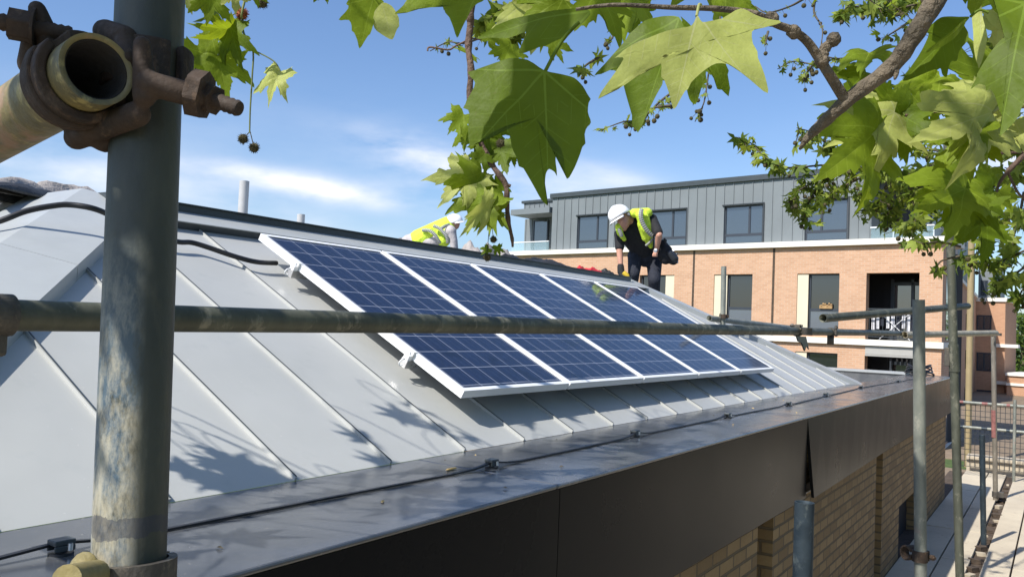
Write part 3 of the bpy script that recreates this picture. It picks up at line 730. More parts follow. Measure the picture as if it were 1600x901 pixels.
# sleeve at its foot in frame
sc = empty('scaffold_coupler', P(203, 905, .573), 'brass coloured coupler ring round the thick pole at the bottom edge', 'scaffold coupler')
c0 = P(203, 905, .573); mb = MB(); mb.arc(c0, dirp, RT+.0004, RT+.006, .028, 0, 2*math.pi*.97, XA, 40); part('strap', mb, 'coupler', sc)
mb = MB(); mb.tube([P(118, 905, .54), P(130, 885, .545), P(150, 905, .56)], [.008, .010, .008], 14); mb.tube([P(150, 896, .54), P(104, 905, .50)], .009, 16); part('bolt_lug', mb, 'yellow_paint', sc, bevel=.002)
# short yellow tube end and the rusty coupler that holds it
E0 = P(152, 108, 0.555); E1 = P(-10, 205, 0.690); ax = (E1-E0).normalized()
o = empty('short_scaffold_tube', E0, 'open ended yellowish scaffold tube pointing at the camera at top left', 'scaffold pole')
mb = MB(); mb.pipe(E0, E0+ax*1.6, RT, RT-.0036, 48); part('tube', mb, 'yellow_paint', o); mb = MB(); mb.pipe(E0+ax*.0015, E0+ax*1.55, RT-.0038, RT-.0048, 48); mb.tube([E0+ax*.10, E0+ax*.12], RT-.0049, 32); part('bore', mb, 'bore_shade', o)
cpl = empty('rusty_coupler', P(180, 120, 0.576), 'rusty brown cast coupler clamping the yellow tube end to the thick pole', 'scaffold coupler')
ringc = E0+ax*.034
mb = MB(); ref = (CAM-ringc).cross(ax)
upv = (P(60, 20, 0.576)-ringc)
mb.arc(ringc, ax, RT+.0006, RT+.0075, .030, 0, 2*math.pi*.93, upv, 48); mb.arc(ringc+ax*.0, ax, RT+.006, RT+.0095, .012, .1, 2*math.pi*.9, upv, 48); part('tube_strap', mb, 'rust', cpl, bevel=.0015)
pole_at = lambda v: (P(235, 0, .62)).lerp(P(201, 885, .575), v/885)
pc = pole_at(120); mb = MB(); mb.arc(pc, dirp, RT+.0006, RT+.0075, .032, 0, 2*math.pi*.95, (P(300, 120, 0.600)-pc), 48); part('pole_strap', mb, 'rust', cpl, bevel=.0015)
blob('cast_body', [(P(85, 175, 0.600), P(165, 215, 0.600), .008, .011), (P(120, 215, 0.600), P(215, 178, 0.570), .009, .009), (P(165, 50, 0.600), P(195, 60, 0.588), .009, .009),
                   (P(195, 60, 0.588), P(200, 90, 0.576), .008, .007), (P(232, 130, 0.562), P(305, 150, 0.570), .0085, .0085), (P(222, 70, 0.562), P(226, 150, 0.564), .006, .008), (P(60, 30, 0.588), P(48, 100, 0.600), .008, .009), (P(48, 100, 0.600), P(85, 180, 0.612), .008, .008), (P(58, 15, 0.582), P(80, 75, 0.588), .006, .009)], .0016, 'rust', cpl, smooth=3)
def bolt(a, b_, rn, name, nut_at, nl):
    a = V(a); b_ = V(b_); d = (b_-a).normalized(); mb = MB(); L = (b_-a).length; k = int(L/.0022)
    pts = [a+d*L*i/k for i in range(k+1)]; mb.tube(pts, [rn*(1 if i % 2 else .86) for i in range(k+1)], 16)
    part(name, mb, 'rust', cpl)
    mb = MB(); c0 = a+d*nut_at; mb.tube([c0, c0+d*nl], rn*1.85, 6, smooth=False); mb.tube([c0+d*nl, c0+d*(nl+.002)], rn*2.2, 20); part('nut', mb, 'rust', cpl, bevel=.0012)
bolt(P(-12, 32, 0.570), P(112, 55, 0.588), .0062, 'bolt', .010, .014)
bolt(P(374, 170, 0.570), P(250, 128, 0.588), .0058, 'bolt', .020, .016)
mb = MB(); mb.tube([P(322, 150, 0.574), P(300, 145, 0.574)], .017, 7, smooth=False); part('washer_boss', mb, 'rust', cpl, bevel=.002)
# long guard rail parallel to the roof
ga = P(0, 492, 1.25); gb_d = 1.25*(1657-0)/(1657-1425.)
gb = P(1425, 521, gb_d)
gd = (gb-ga).normalized()
tubething('guard_rail', ga-gd*2.2, gb, RT, 'steel', 'long horizontal scaffold tube crossing in front of the whole solar array')
gl_ = (gb-ga).length
def rail_at(u):
    d = 1.25*1657/(1657-u); v = 492+(521-492)*u/1425.; return P(u, v, d)
def coupler(c, axis, axis2, label, mat='coupler', s=1.0, group='couplers on the scaffold rails', rad=RT):
    c = V(c); axis = V(axis).normalized(); axis2 = V(axis2).normalized(); side = axis.cross(axis2).normalized()
    o = empty('scaffold_coupler', c, label, 'scaffold coupler', group)
    mb = MB(); mb.arc(c, axis, rad+.0006, rad+.007*s, .045, 0, 2*math.pi*.94, side, 28); part('strap', mb, mat, o)
    c2 = c+side*(2*rad+.008); mb = MB(); mb.arc(c2, axis2, rad+.0006, rad+.007*s, .045, 0, 2*math.pi*.94, -side, 28); part('second_strap', mb, mat, o)
    mb = MB(); q = c+axis2*(rad+.010)
    mb.tube([q+side*.03, q-side*.045], .007, 10); mb.tube([q-side*.026, q-side*.038], .012, 6, smooth=False)
    part('bolt', mb, mat, o)
    mb = MB(); mb.obox(c, side, axis, axis2, (-.012, -.022, rad+.002), (.02, .022, rad+.018)); part('lug', mb, mat, o, bevel=.003)
    return o
c0 = rail_at(2); o = empty('scaffold_coupler', c0, 'dark coupler end cut by the left edge on the long guard rail', 'scaffold coupler')
mb = MB(); mb.arc(c0-gd*.012, gd, RT+.0006, RT+.008, .05, 0, 2*math.pi*.96, -ZA, 32); part('strap', mb, 'coupler', o)
mb = MB(); mb.obox(c0-gd*.01, gd, gd.cross(ZA).normalized(), ZA, (-.02, -.02, -.062), (.018, .012, -.022)); part('lug', mb, 'coupler', o, bevel=.006)
coupler(rail_at(1246), gd, ZA, 'dark coupler with jagged flap round the guard rail above the brick pier')
coupler(rail_at(1298), gd, V((.2, -1, 0)), 'rusty coupler joining the guard rail to the rising tube')
mb = MB(); c0 = rail_at(1250); mb.mesh([c0+V((-.1, 0, -.03)), c0+V((.12, 0, -.03)), c0+V((.2, 0, -.11)), c0+V((.14, 0, -.085)), c0+V((.1, 0, -.12)), c0+V((.02, 0, -.07)), c0+V((-.06, 0, -.06))], [(0,1,2,3,4,5,6)], False)
o = mb.build('torn_tag', 'black_plastic', label='torn black plastic scrap tied under the guard rail', cat='plastic scrap'); s = o.modifiers.new('s', 'SOLIDIFY'); s.thickness = .008
# rising tube and the right-hand tubes
ra = P(1286, 497, 4.9); rb_ = P(1512, 478, 6.6)
tubething('scaffold_tube', ra, rb_, RT*1.05, 'steel', 'horizontal scaffold tube rising from the guard rail to the dark standard')
tubething('scaffold_tube', P(1413, 523, 8.2), P(1556, 520, 10.2), .034, 'steel_cream', 'pale cream scaffold tube with a red band linking the right poles')
mb = MB(); mb.tube([P(1466, 522, 8.93), P(1486, 521.6, 9.2)], .0348, 24, caps=False); mb.build('red_tape_band', 'red_tape', label='red tape wound round the pale cream tube', cat='tape')
# standards
def standard(u0, v0, u1, v1, d, r, mat, label, toz=0, sleeve=None):
    a = P(u0, v0, d); b_ = P(u1, v1, d); dd = (b_-a).normalized()
    foot = b_ + dd*((b_.z-toz)/-dd.z) if b_.z > toz else b_
    o = tubething('scaffold_pole', foot, a, r, mat, label)
    return o, a, foot
o7, a7, f7 = standard(1435.5, 468, 1438.5, 900, 3.5, RT, 'steel_pale', 'pale grey vertical scaffold pole with open top in front of the fascia end')
coupler(P(1437.5, 868, 3.5), ZA, V((.8, -.6, 0)), 'rusty coupler with bolts low on the pale grey pole', 'rust')
o8, a8, f8 = standard(1480, 195, 1500, 901, 4.9, RT, 'steel', 'tall dark scaffold pole rising into the foliage at right')
mb = MB(); q0 = P(1489.5, 538, 4.9); q1 = P(1491.5, 580, 4.9); mb.tube([q0, q1], RT*1.22, 24); o = empty('sleeve_coupler', q0, 'green stained sleeve coupler on the tall dark pole', 'scaffold coupler'); part('sleeve', mb, 'steel', o)
mb = MB(); mb.obox(q0.lerp(q1, .5), ray(1490, 560).cross(ZA).normalized(), ray(1490, 560).normalized(), ZA, (-.05, -.02, -.05), (-.02, .02, .06)); part('lug', mb, 'coupler', o, bevel=.004)
pb = hit(1537, 850, V((0, 0, 0)), ZA); d9 = proj(pb)[2]
tubething('scaffold_pole', pb, P(1534.5, 679, d9), .0345, 'steel_blue', 'short dark vertical pole standing on the paving by the open joint')
pb = hit(1555.5, 781, V((0, 0, 0)), ZA); d10 = proj(pb)[2]
tubething('scaffold_pole', pb, P(1552, 520, d10), .038, 'steel_tan', 'tan vertical pole with red stain standing near the mesh fence')
o = empty('base_clamp', pb, 'coupler clamped round the foot of the tan pole', 'scaffold coupler'); mb = MB(); mb.arc(pb+ZA*.1, ZA, .039, .055, .09, 0, 6, XA, 24); part('strap', mb, 'coupler', o); mb = MB(); mb.obox(pb+ZA*.1, XA, YA, ZA, (-.05, -.12, -.04), (.05, -.04, .05)); part('lug', mb, 'coupler', o, bevel=.005)
mb = MB(); q = P(1552.3, 652, d10); q2 = P(1553, 690, d10-.0); mb.tube([P(1552.6, 640, d10), P(1553.2, 683, d10)], .0388, 24, caps=False); mb.build('red_stain_band', 'red_tape', label='faded red painted band round the tan pole', cat='paint band')
coupler(P(1553, 522, d10-.15), V((.8, .5, 0)), ZA, 'coupler where the cream tube meets the top of the tan pole', rad=.036)
tubething('scaffold_pole', V((P(1258, 784, 2.1).x, P(1258, 784, 2.1).y, 0)), P(1257, 784, 2.1), RT, 'steel_blue', 'short blue vertical scaffold pole with open top in front of the brick wall')
# a thin upright behind the guard rail
pu = P(1131, 416, 9.6); tubething('scaffold_pole', P(1131.5, 500, 9.6)-ZA*1.1, pu, .030, 'steel_pale', 'thin grey upright post rising behind the roof hip in front of the cream panel')
coupler(P(1131, 494, 9.55), ZA, V((.6, -.8, 0)), 'coupler low on the thin upright behind the roof hip', 'rust', rad=.03)
tubething('scaffold_tube', P(1108, 497, 9.4), P(1300, 520, 12.5), .034, 'steel_pale', 'thin pale horizontal tube behind the roof hip')
# ---- mesh fence at the end of the deck
fx = 18.9
fn = empty('mesh_fence', (fx, 0, 0), 'wire mesh barrier with red and white top rails at the end of the paved deck', 'fence')
def fz(v, u=1550): return hit(u, v, V((fx, 0, 0)), XA).z
zt_, zm, zb_ = fz(631), fz(670), fz(732); fy1 = hit(1500, 680, V((fx, 0, 0)), XA).y+.1; fy0 = -3.2
mb = MB()
y = fy0
while y < fy1: mb.box((fx-.004, y-.005, zb_), (fx+.004, y+.005, zt_)); y += .085
z = zb_
while z < zt_: mb.box((fx+.005, fy0, z-.005), (fx+.012, fy1, z+.005)); z += .11
part('wire_mesh', mb, 'dark_metal', fn)
for zz in (zt_, zm):
    mb = MB(); y = fy0; k = 0
    while y < fy1: y2 = min(y+(.10 if k % 2 else .06), fy1); mb.tube([(fx-.04, y, zz), (fx-.04, y2, zz)], .03, 12, mi=int(k % 5 == 0)); y = y2; k += 1
    part('rail', mb, ['steel_pale', 'steel_blue' if zz == zm else 'red_tape'], fn)
for yy in (fy0+.3, hit(1585, 700, V((fx, 0, 0)), XA).y):
    mb = MB(); mb.tube([(fx-.08, yy, 0), (fx-.08, yy, zt_+.12)], .028, 12); part('post', mb, 'steel_pale', fn)
mb = MB(); mb.box((19.72, -4.4, -.9), (20.1, 1.6, .22)); mb.box((19.66, -4.4, .223), (20.16, 1.6, .30)); mb.build('low_wall', 'concrete', label='low sandy parapet wall behind the mesh fence at the end of the deck', cat='wall', bevel=.01)
# ================================================================ MAIN APARTMENT BUILDING
U = RM @ _Yb; U.z = 0; U.normalize()           # along the facade, away to the left
OUT = V((-U.y, U.x, 0));                       # towards the camera
if OUT.dot(V((-1, 0, 0))) < 0: OUT = -OUT
C0 = P(1473, 450, 27.0); C0.z = 0
def fa(u, v, off=0):
    p = hit(u, v, C0+OUT*off, OUT); return (p-C0).dot(U), p.z
apt = empty('apartment_building', C0, 'large orange brick apartment block with grey zinc top storey and white bands', 'building')
def fbox(mb, u0, u1, z0, z1, o0, o1, mi=0): mb.obox(C0, U, OUT, ZA, (u0, o0, z0), (u1, o1, z1), mi)
ULEFT = 24.0
zb1t = fa(1330, 376)[1]; zb1b = fa(1330, 383)[1]      # upper white band
zb1 = (zb1t+fa(900, 388.5)[1])/2; b1h = .20
zb2 = (fa(1200, 523)[1]+fa(1440, 534)[1])/2; b2h = .20  # lower band top
zroof = (fa(900, 296)[1]+fa(1200, 272.5)[1])/2
ST = zb1-zb2
print('bands', zb1, zb2, zroof, ST, C0)
ZW = zb1-b1h; 
zw_t = (fa(1150, 428)[1]+fa(1290, 428)[1]+fa(1400, 425.5)[1])/3; zw_b = fa(1290, 524)[1]
def ux(u, v): return fa(u, v)[0]
W3 = [dict(c=(ux(1053, 450), ux(1039, 450)), d=(ux(1039, 450), ux(999, 450)), cream_right=True),
      dict(c=(ux(1135, 460), ux(1115, 460)), d=(ux(1175, 460), ux(1135, 460))),
      dict(c=(ux(1262, 460), ux(1245, 460)), d=(ux(1311, 460), ux(1262, 460)))]
for w in W3:
    w['c'] = tuple(sorted(w['c'])); w['d'] = tuple(sorted(w['d']))
W3[0]['c'] = (ux(1053, 450), ux(1039, 450)); W3[0]['c'] = tuple(sorted(W3[0]['c']))
bal = tuple(sorted((ux(1436, 470), ux(1353, 470))))
# wall with holes: boxes around openings, per storey
wl = MB()
def storey(zf, zc, zt_open, zb_open, opens):
    """wall from zf to zc with openings [u0,u1]"""
    fbox(wl, 0, ULEFT, zt_open, zc, -.3, 0)
    cur = 0
    for a, c_, zb_o in sorted(opens):
        if a > cur: fbox(wl, cur, a, zf, zt_open, -.3, 0)
        if zb_o > zf: fbox(wl, a, c_, zf, zb_o, -.3, 0)
        cur = c_
    fbox(wl, cur, ULEFT, zf, zt_open, -.3, 0)
opens = [(min(w['c'][0], w['d'][0]), max(w['c'][1], w['d'][1])) for w in W3]
extra = [(ux(905, 450), ux(905, 450)+.9)]
opens3 = [(a, c_, zw_b) for a, c_ in opens] + [(bal[0], bal[1], zb2)]
storey(zb2, zb1-b1h+.0, zw_t, zw_b, opens3)
zt1 = fa(1290, 551)[1]; zt1b = fa(1395, 549)[1]; print('tops', zw_t, zw_b, zt1, zt1b, zb2)
DZ1 = (zw_t-ST)-zt1
for lev in (1, 2, 3):
    storey(zb2-ST*lev, zb2-ST*(lev-1)-b2h, zw_t-ST*lev-DZ1, zw_b-ST*lev, [(a, c_, zw_b-ST*lev) for a, c_, z_ in opens3[:3]] + [(bal[0], bal[1], zb2-ST*lev)])
part('wall', wl, 'buff_brick', apt)
# side return
sd = MB(); SD = V((.97, .243, 0)); SD = XA
zt0 = -4.5
sd.obox(C0, U, XA, ZA, (.002, .01, zt0), (.3, 3.4, zb1-b1h)); part('side_wall', sd, 'buff_brick', apt)
sw = MB()
for lev in range(3): sw.obox(C0, U, XA, ZA, (-.01, 1.0, zw_b-ST*lev), (.05, 2.2, zw_t-ST*lev))
part('side_window', sw, 'window_dark', apt)
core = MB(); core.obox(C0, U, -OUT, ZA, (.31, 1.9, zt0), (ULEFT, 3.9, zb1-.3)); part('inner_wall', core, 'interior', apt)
# white bands
bd = MB(); fbox(bd, -.12, ULEFT+.9, zb1-b1h, zb1, -2.2, .16); part('upper_band', bd, 'white_stone', apt)
for lev in range(2):
    bd = MB(); fbox(bd, -.08, ULEFT, zb2-b2h-ST*lev, zb2-ST*lev, -.28, .12); bd.obox(C0, U, XA, ZA, (-.08, .0, zb2-b2h-ST*lev), (-.003, 3.2, zb2-ST*lev)); part('lower_band', bd, 'white_stone', apt)
# movement joints in the brick
for u in (1083, 1208):
    a = ux(u, 450); mb = MB(); fbox(mb, a-.045, a+.045, zb2-3*ST, zb1-b1h-.02, -.01, .004); part('movement_joint', mb, 'soil', apt)
# windows of the brick storeys
def window(u0, u1, z0, z1, par, rail_z=None, mull=None, depth=-.14, gm='window_dark', low='window_blue', name='window', ob=None):
    fr = MB(); t = .06; o0, o1 = depth-.06, depth
    fbox(fr, u0, u1, z0, z0+t, o0, o1); fbox(fr, u0, u1, z1-t, z1, o0, o1); fbox(fr, u0, u0+t, z0+t, z1-t, o0, o1); fbox(fr, u1-t, u1, z0+t, z1-t, o0, o1)
    if rail_z: fbox(fr, u0+t, u1-t, rail_z-.05, rail_z+.05, o0, o1-.002)
    if mull: fbox(fr, mull-.04, mull+.04, (rail_z+.05 if rail_z else z0+t), z1-t, o0, o1-.003)
    w = part(name, fr, 'window_frame', par)
    p = MB(); fbox(p, u0+t*.5, u1-t*.5, (rail_z if rail_z else z0), z1-t*.5, depth-.045, depth-.03); part('pane', p, gm, w)
    if rail_z: p = MB(); fbox(p, u0+t*.5, u1-t*.5, z0+t*.5, rail_z-.05, depth-.03, depth-.015); part('lower_pane', p, low, w)
    return w
zr = fa(1290, 484)[1]
for lev in range(3):
    for i, w in enumerate(W3):
        dz = ST*lev + (DZ1 if lev else 0)
        wn_ = window(w['d'][0], w['d'][1], zw_b-ST*lev, zw_t-dz, apt, zr-ST*lev, None, gm='window_dark')
        mb = MB(); fbox(mb, w['c'][0], w['c'][1], zw_b-ST*lev, zw_t-dz, -.10, -.04); part('cream_panel', mb, 'cream_panel', wn_)
# basket on one sill
mb = MB(); a, c_ = W3[2]['d']; fbox(mb, a+.26, c_-.40, zr+.05, zr+.17, -.12, -.085); 
for k in range(6): mb.ball(C0+U*(a+.30+.07*k)+OUT*-.1+ZA*(zr+.19+.04*math.sin(k*2.2)), .04, 8)
mb.build('flower_box', 'basket', label='wooden box of small plants on the sill of the window beside the balcony', cat='flower box')
# balcony recess
def loggia(z0, z1, lev):
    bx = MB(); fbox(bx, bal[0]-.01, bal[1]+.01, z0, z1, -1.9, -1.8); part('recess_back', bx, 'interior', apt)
    fr = MB(); w0, w1 = bal[0]+.0, bal[1]-.35
    for a in (w0+.02, (w0+w1)/2, w1): fbox(fr, a-.05, a+.05, z0, z1-.1, -1.78, -1.68)
    fbox(fr, w0, w1, z1-.32, z1-.2, -1.78, -1.68); bd_ = part('balcony_door', fr, 'window_frame', apt)
    p = MB(); fbox(p, w0, w1, z0, z1-.2, -1.76, -1.74); part('pane', p, 'window_glass' if lev == 0 else 'window_dark', bd_)
    rl = MB(); top_ = z0+1.05
    fbox(rl, bal[0], bal[1], top_-.02, top_+.02, -.09, -.05); fbox(rl, bal[0], bal[1], z0+.08, z0+.11, -.085, -.055)
    a = bal[0]+.05
    while a < bal[1]: fbox(rl, a-.007, a+.007, z0+.11, top_-.02, -.077, -.063); a += .11
    part('balustrade', rl, 'dark_metal', apt)
loggia(zb2, zw_t, 0); loggia(zb2-ST, zw_t-ST-DZ1, 1)
mb = MB(); fbox(mb, bal[0]+.0, bal[1]-.02, zb2-b2h-.30, zb2-b2h-.02, -.05, .03); fbox(mb, bal[0]+.0, bal[1]-.02, zb2-b2h-.36, zb2-b2h-.31, -.05, .05); part('shutter_box', mb, 'soffit', apt)
# clothes airer on the balcony
ar = empty('clothes_airer', C0+U*(bal[0]+.9)+OUT*-.5+ZA*zb2, 'white clothes airer hung with laundry on the upper balcony', 'clothes airer')
mb = MB()
a0, a1 = bal[0]+.15, bal[0]+1.65
for o_ in (-.35, -.75): mb.tube([C0+U*a0+OUT*o_+ZA*(zb2+.95), C0+U*a1+OUT*o_+ZA*(zb2+.95)], .012, 6)
for a_, c_ in ((a0+.2, a1-.3), (a1-.3, a0+.2)): mb.tube([C0+U*a_+OUT*-.35+ZA*(zb2+.02), C0+U*c_+OUT*-.35+ZA*(zb2+.95)], .012, 6)
part('rack', mb, 'white_frame', ar)
for k in range(9):
    mb = MB(); q = a0+.06+k*.165; hgt = rnd.uniform(.45, .75); fbox(mb, q, q+.11, zb2+.96-hgt, zb2+.97, -.37-.05*(k % 3), -.345-.05*(k % 3)); part('garment', mb, 'laundry' if k % 3 else 'navy_cloth', ar)
# zinc penthouse
PO = -.25
zx0 = ux(1358, 330); zx1 = ux(857, 350)
def px(u): return ux(u, 350)
ZWIN = [(px(944), px(896.5)), (px(1067), px(1006)), (px(1187), px(1126)), (px(1320), px(1253))]
zwt = (fa(920, 333)[1]+fa(1156, 319.5)[1]+fa(1286, 312)[1])/3; zwb = zb1+.02
print('win tops', fa(920, 333)[1], fa(1156, 319.5)[1], fa(1286, 312)[1], 'zinc', zx0, zx1)
pw = MB(); cur = zx0
for a, c_ in sorted(ZWIN, key=lambda t: t[0]):
    fbox(pw, cur, a, zb1, zroof-.2, PO-.25, PO); fbox(pw, a, c_, zwt, zroof-.2, PO-.25, PO); cur = c_
fbox(pw, cur, zx1, zb1, zroof-.2, PO-.25, PO)
u_ = zx0+.05
def inwin(q): return any(a-.02 < q < c_+.02 for a, c_ in ZWIN)
while u_ < zx1:
    fbox(pw, u_-.012, u_+.012, (zwt+.03 if inwin(u_) else zb1+.005), zroof-.205, PO, PO+.03); u_ += .395
fbox(pw, zx0, zx0+.25, zb1, zroof-.2, PO-3.2, PO-.252); fbox(pw, zx1-.25, zx1, zb1, zroof-.2, PO-6, PO-.252)
part('penthouse_wall', pw, 'zinc_wall', apt)
rc = MB(); fbox(rc, zx0-.05, zx1+.10, zroof-.2, zroof, PO-4.5, PO+.10); fbox(rc, .05, zx0-.053, zroof-.36, zroof-.16, PO-4.5, PO-.7); part('penthouse_roof', rc, 'dark_flashing', apt)
for a, c_ in ZWIN:
    w = window(a, c_, zwb, zwt, apt, zwb+.36, a+(c_-a)*.36 if a > 6 else a+(c_-a)*.62, depth=PO-.08, gm='window_glass', low='window_glass')
    mb = MB(); fbox(mb, a-.06, c_+.06, zwt+.0, zwt+.05, PO, PO+.05); fbox(mb, a-.07, a-.02, zwb, zwt, PO+.001, PO+.04); part('surround', mb, 'dark_metal', w)
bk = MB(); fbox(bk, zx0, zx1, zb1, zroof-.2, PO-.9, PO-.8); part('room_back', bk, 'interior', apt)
# right-hand terrace recess
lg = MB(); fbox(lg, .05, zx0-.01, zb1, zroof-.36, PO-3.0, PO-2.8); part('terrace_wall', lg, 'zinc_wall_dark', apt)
lg = MB(); fbox(lg, .05, .28, zb1, zroof-.36, PO-2.79, PO-.75); 
k = .1
while k < 2.0: fbox(lg, .02, .05, zb1, zroof-.37, PO-.8-k, PO-.83-k); fbox(lg, .28, .31, zb1, zroof-.37, PO-.8-k, PO-.83-k); k += .4
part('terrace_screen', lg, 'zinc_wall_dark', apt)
window(.6, zx0-.4, zb1+.05, zroof-.7, apt, None, zx0*.5, depth=PO-2.72, gm='window_glass', name='terrace_door')
gb_ = MB(); fbox(gb_, .35, zx0-.02, zb1+.02, zb1+.40, PO+.05, PO+.07); o = part('glass_balustrade', gb_, 'balcony_glass', apt)
gb_ = MB(); fbox(gb_, .33, zx0, zb1+.402, zb1+.44, PO+.03, PO+.09); 
for q in (.34, zx0*.35, zx0*.68): fbox(gb_, q, q+.03, zb1, zb1+.40, PO+.0, PO+.045)
fbox(gb_, .33, .36, zb1+.402, zb1+.44, PO-2.4, PO+.028); part('handrail', gb_, 'white_frame', o)
gb_ = MB(); fbox(gb_, .34, .36, zb1+.02, zb1+.40, PO-2.4, PO+.02); part('side_pane', gb_, 'balcony_glass', o)
# left-hand set-back wing with canopy and glass balcony
zc_ = fa(830, 333)[1]; we = fa(820, 350, PO-1.3)[0]; ce = fa(798, 330, PO+.1)[0]; be = fa(819, 315, PO-.5)[0]
lw = MB(); fbox(lw, zx1+.003, we, zb1, zc_-.003, PO-2.2, PO-1.3)
k = zx1+.3
while k < we: fbox(lw, k-.012, k+.012, zb1, zc_-.01, PO-1.3, PO-1.27); k += .395
part('wing_wall', lw, 'zinc_wall', apt)
cn = MB(); fbox(cn, zx1+.105, ce, zc_, zc_+.26, PO-2.4, PO+.10); fbox(cn, zx1+.102, be, zc_+.263, zc_+.62, PO-2.2, PO-.5)
k = zx1+.3
while k < be: fbox(cn, k-.01, k+.01, zc_+.265, zc_+.6, PO-.5, PO-.47); k += .3
part('canopy', cn, 'zinc_wall', apt)
cn = MB(); fbox(cn, zx1+.102, be+.1, zc_+.622, zc_+.74, PO-2.2, PO-.42); part('canopy_roof', cn, 'dark_flashing', apt)
window(fa(857, 350, PO-1.2)[0], fa(834, 350, PO-1.2)[0], zb1+.02, fa(845, 344, PO-1.2)[1], apt, None, None, depth=PO-1.16, gm='window_glass', name='wing_door')
gb_ = MB(); fbox(gb_, zx1+.03, zx1+2.3, zb1+.02, zb1+.42, PO+.12, PO+.14); o = part('glass_balustrade', gb_, 'balcony_glass', apt)
gb_ = MB(); fbox(gb_, zx1+.03, zx1+2.3, zb1+.422, zb1+.46, PO+.10, PO+.16); part('handrail', gb_, 'white_frame', o)
# ================================================================ FAR WING AND ANNEX
D2 = 62.0; C1 = P(1524, 540, D2); C1.z = 0
w2 = empty('far_apartment_wing', C1, 'distant brick apartment wing with grey zinc top seen between the scaffold poles at right', 'building')
def f2_(u, v): p = hit(u, v, C1, OUT); return (p-C1).dot(U), p.z
def f2box(mb, u0, u1, z0, z1, o0, o1): mb.obox(C1, U, OUT, ZA, (u0, o0, z0), (u1, o1, z1))
ue = f2_(1570, 540)[0]; zt2 = f2_(1550, 471)[1]
mb = MB(); f2box(mb, ue, 0, -8, zt2, -4, 0); part('front_wall', mb, 'far_brick', w2)
mb = MB(); f2box(mb, ue-.12, 0.05, zt2, zt2+.28, -4, .12); part('white_cap', mb, 'white_stone', w2)
# long receding wall from the wing's inner corner back towards the camera
pA = P(1497, 540, 46); pA.z = 0; dA = (V((C1.x, C1.y, 0))-pA); LA = dA.length; dA.normalize(); nA = V((dA.y, -dA.x, 0))
if nA.dot(CAM-pA) < 0: nA = -nA
mb = MB(); mb.obox(pA, dA, nA, ZA, (0, -3, -8), (LA, 0, zt2+.25)); part('long_wall', mb, 'far_brick', w2)
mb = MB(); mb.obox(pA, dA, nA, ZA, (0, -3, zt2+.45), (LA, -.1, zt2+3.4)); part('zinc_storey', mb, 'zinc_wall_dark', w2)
mb = MB(); mb.obox(pA, dA, nA, ZA, (0, -3, zt2+.253), (LA, .12, zt2+.447)); part('white_band', mb, 'white_stone', w2)
mb = MB(); f2box(mb, f2_(1552, 440)[0], 0.0, zt2+.283, f2_(1540, 414)[1], -4, -.6); part('zinc_storey', mb, 'zinc_wall', w2)
mb = MB(); f2box(mb, f2_(1555, 440)[0], 0.1, f2_(1540, 414)[1]+.003, f2_(1540, 410)[1], -4, -.45); part('zinc_roof', mb, 'dark_flashing', w2)
def win2(u0, v0, u1, v1, off=0):
    a, z1 = f2_(u0, v0); c_, z0 = f2_(u1, v1); a, c_ = sorted((a, c_)); fr = MB(); t = .09
    f2box(fr, a, c_, z1-t, z1, off-.05, off+.03); f2box(fr, a, c_, z0, z0+t, off-.05, off+.03); f2box(fr, a, a+t, z0+t, z1-t, off-.05, off+.03); f2box(fr, c_-t, c_, z0+t, z1-t, off-.05, off+.03); f2box(fr, (a+c_)/2-.05, (a+c_)/2+.05, z0+t, z1-t, off-.05, off+.03)
    w = part('window', fr, 'window_frame', w2); p = MB(); f2box(p, a+t/2, c_-t/2, z0+t/2, z1-t/2, off-.02, off+.01); part('pane', p, 'window_glass', w)
win2(1526, 492, 1549, 516); win2(1526, 550, 1549, 580); win2(1526, 608, 1549, 634); win2(1530, 437, 1541, 461, -.6)
for lev in range(3):
    for s0 in (.35, .45):
        z1 = hit(1504, 487+60*lev, pA, nA).z; z0 = hit(1504, 517+60*lev, pA, nA).z
        mb = MB(); mb.obox(pA, dA, nA, ZA, (LA*s0, -.02, z0), (LA*s0+.5, .03, z1)); part('slit_window', mb, 'window_dark', w2)
for v in (540, 598):
    z = f2_(1570, v)[1]; mb = MB(); f2box(mb, ue-.9, ue+.6, z-.12, z+.12, -.3, .3); part('ledge', mb, 'white_stone', w2)
C3 = P(1600, 600, 58); C3.z = 0
ann = empty('low_brick_annex', C3, 'low orange brick annex with two white bands at the right edge', 'building')
z1 = hit(1600, 588, C3, OUT).z; z0 = hit(1600, 600, C3, OUT).z
mb = MB(); mb.obox(C3, U, OUT, ZA, (-9, -5, -8), (1.05, 0, z1)); part('wall', mb, 'far_brick', ann)
mb = MB(); mb.obox(C3, U, OUT, ZA, (-9, -5, z1+.003), (1.12, .12, z1+.2)); part('coping_band', mb, 'white_stone', ann)
mb = MB(); mb.obox(C3, U, OUT, ZA, (-9, .003, z0-.15), (1.07, .1, z0+.03)); part('white_band', mb, 'white_stone', ann)
mb = MB()
for q in (-.3, -1.8, -3.4): mb.obox(C3, U, OUT, ZA, (q-.55, .0, z0-3.3), (q+.35, .04, z0-1.6))
part('windows', mb, 'window_dark', ann)
# tall yellow post
q = P(1518, 376, 24.0); mb = MB(); mb.tube([V((q.x, q.y, -.9)), q], .088, 20); mb2 = empty('yellow_post', V((q.x, q.y, -.9)), 'tall smooth yellow post rising behind the mesh fence at right', 'post'); part('shaft', mb, 'yellow_pipe', mb2)
mb = MB(); mb.tube([q, q+ZA*.04], .1, 20); part('cap', mb, 'yellow_pipe', mb2)
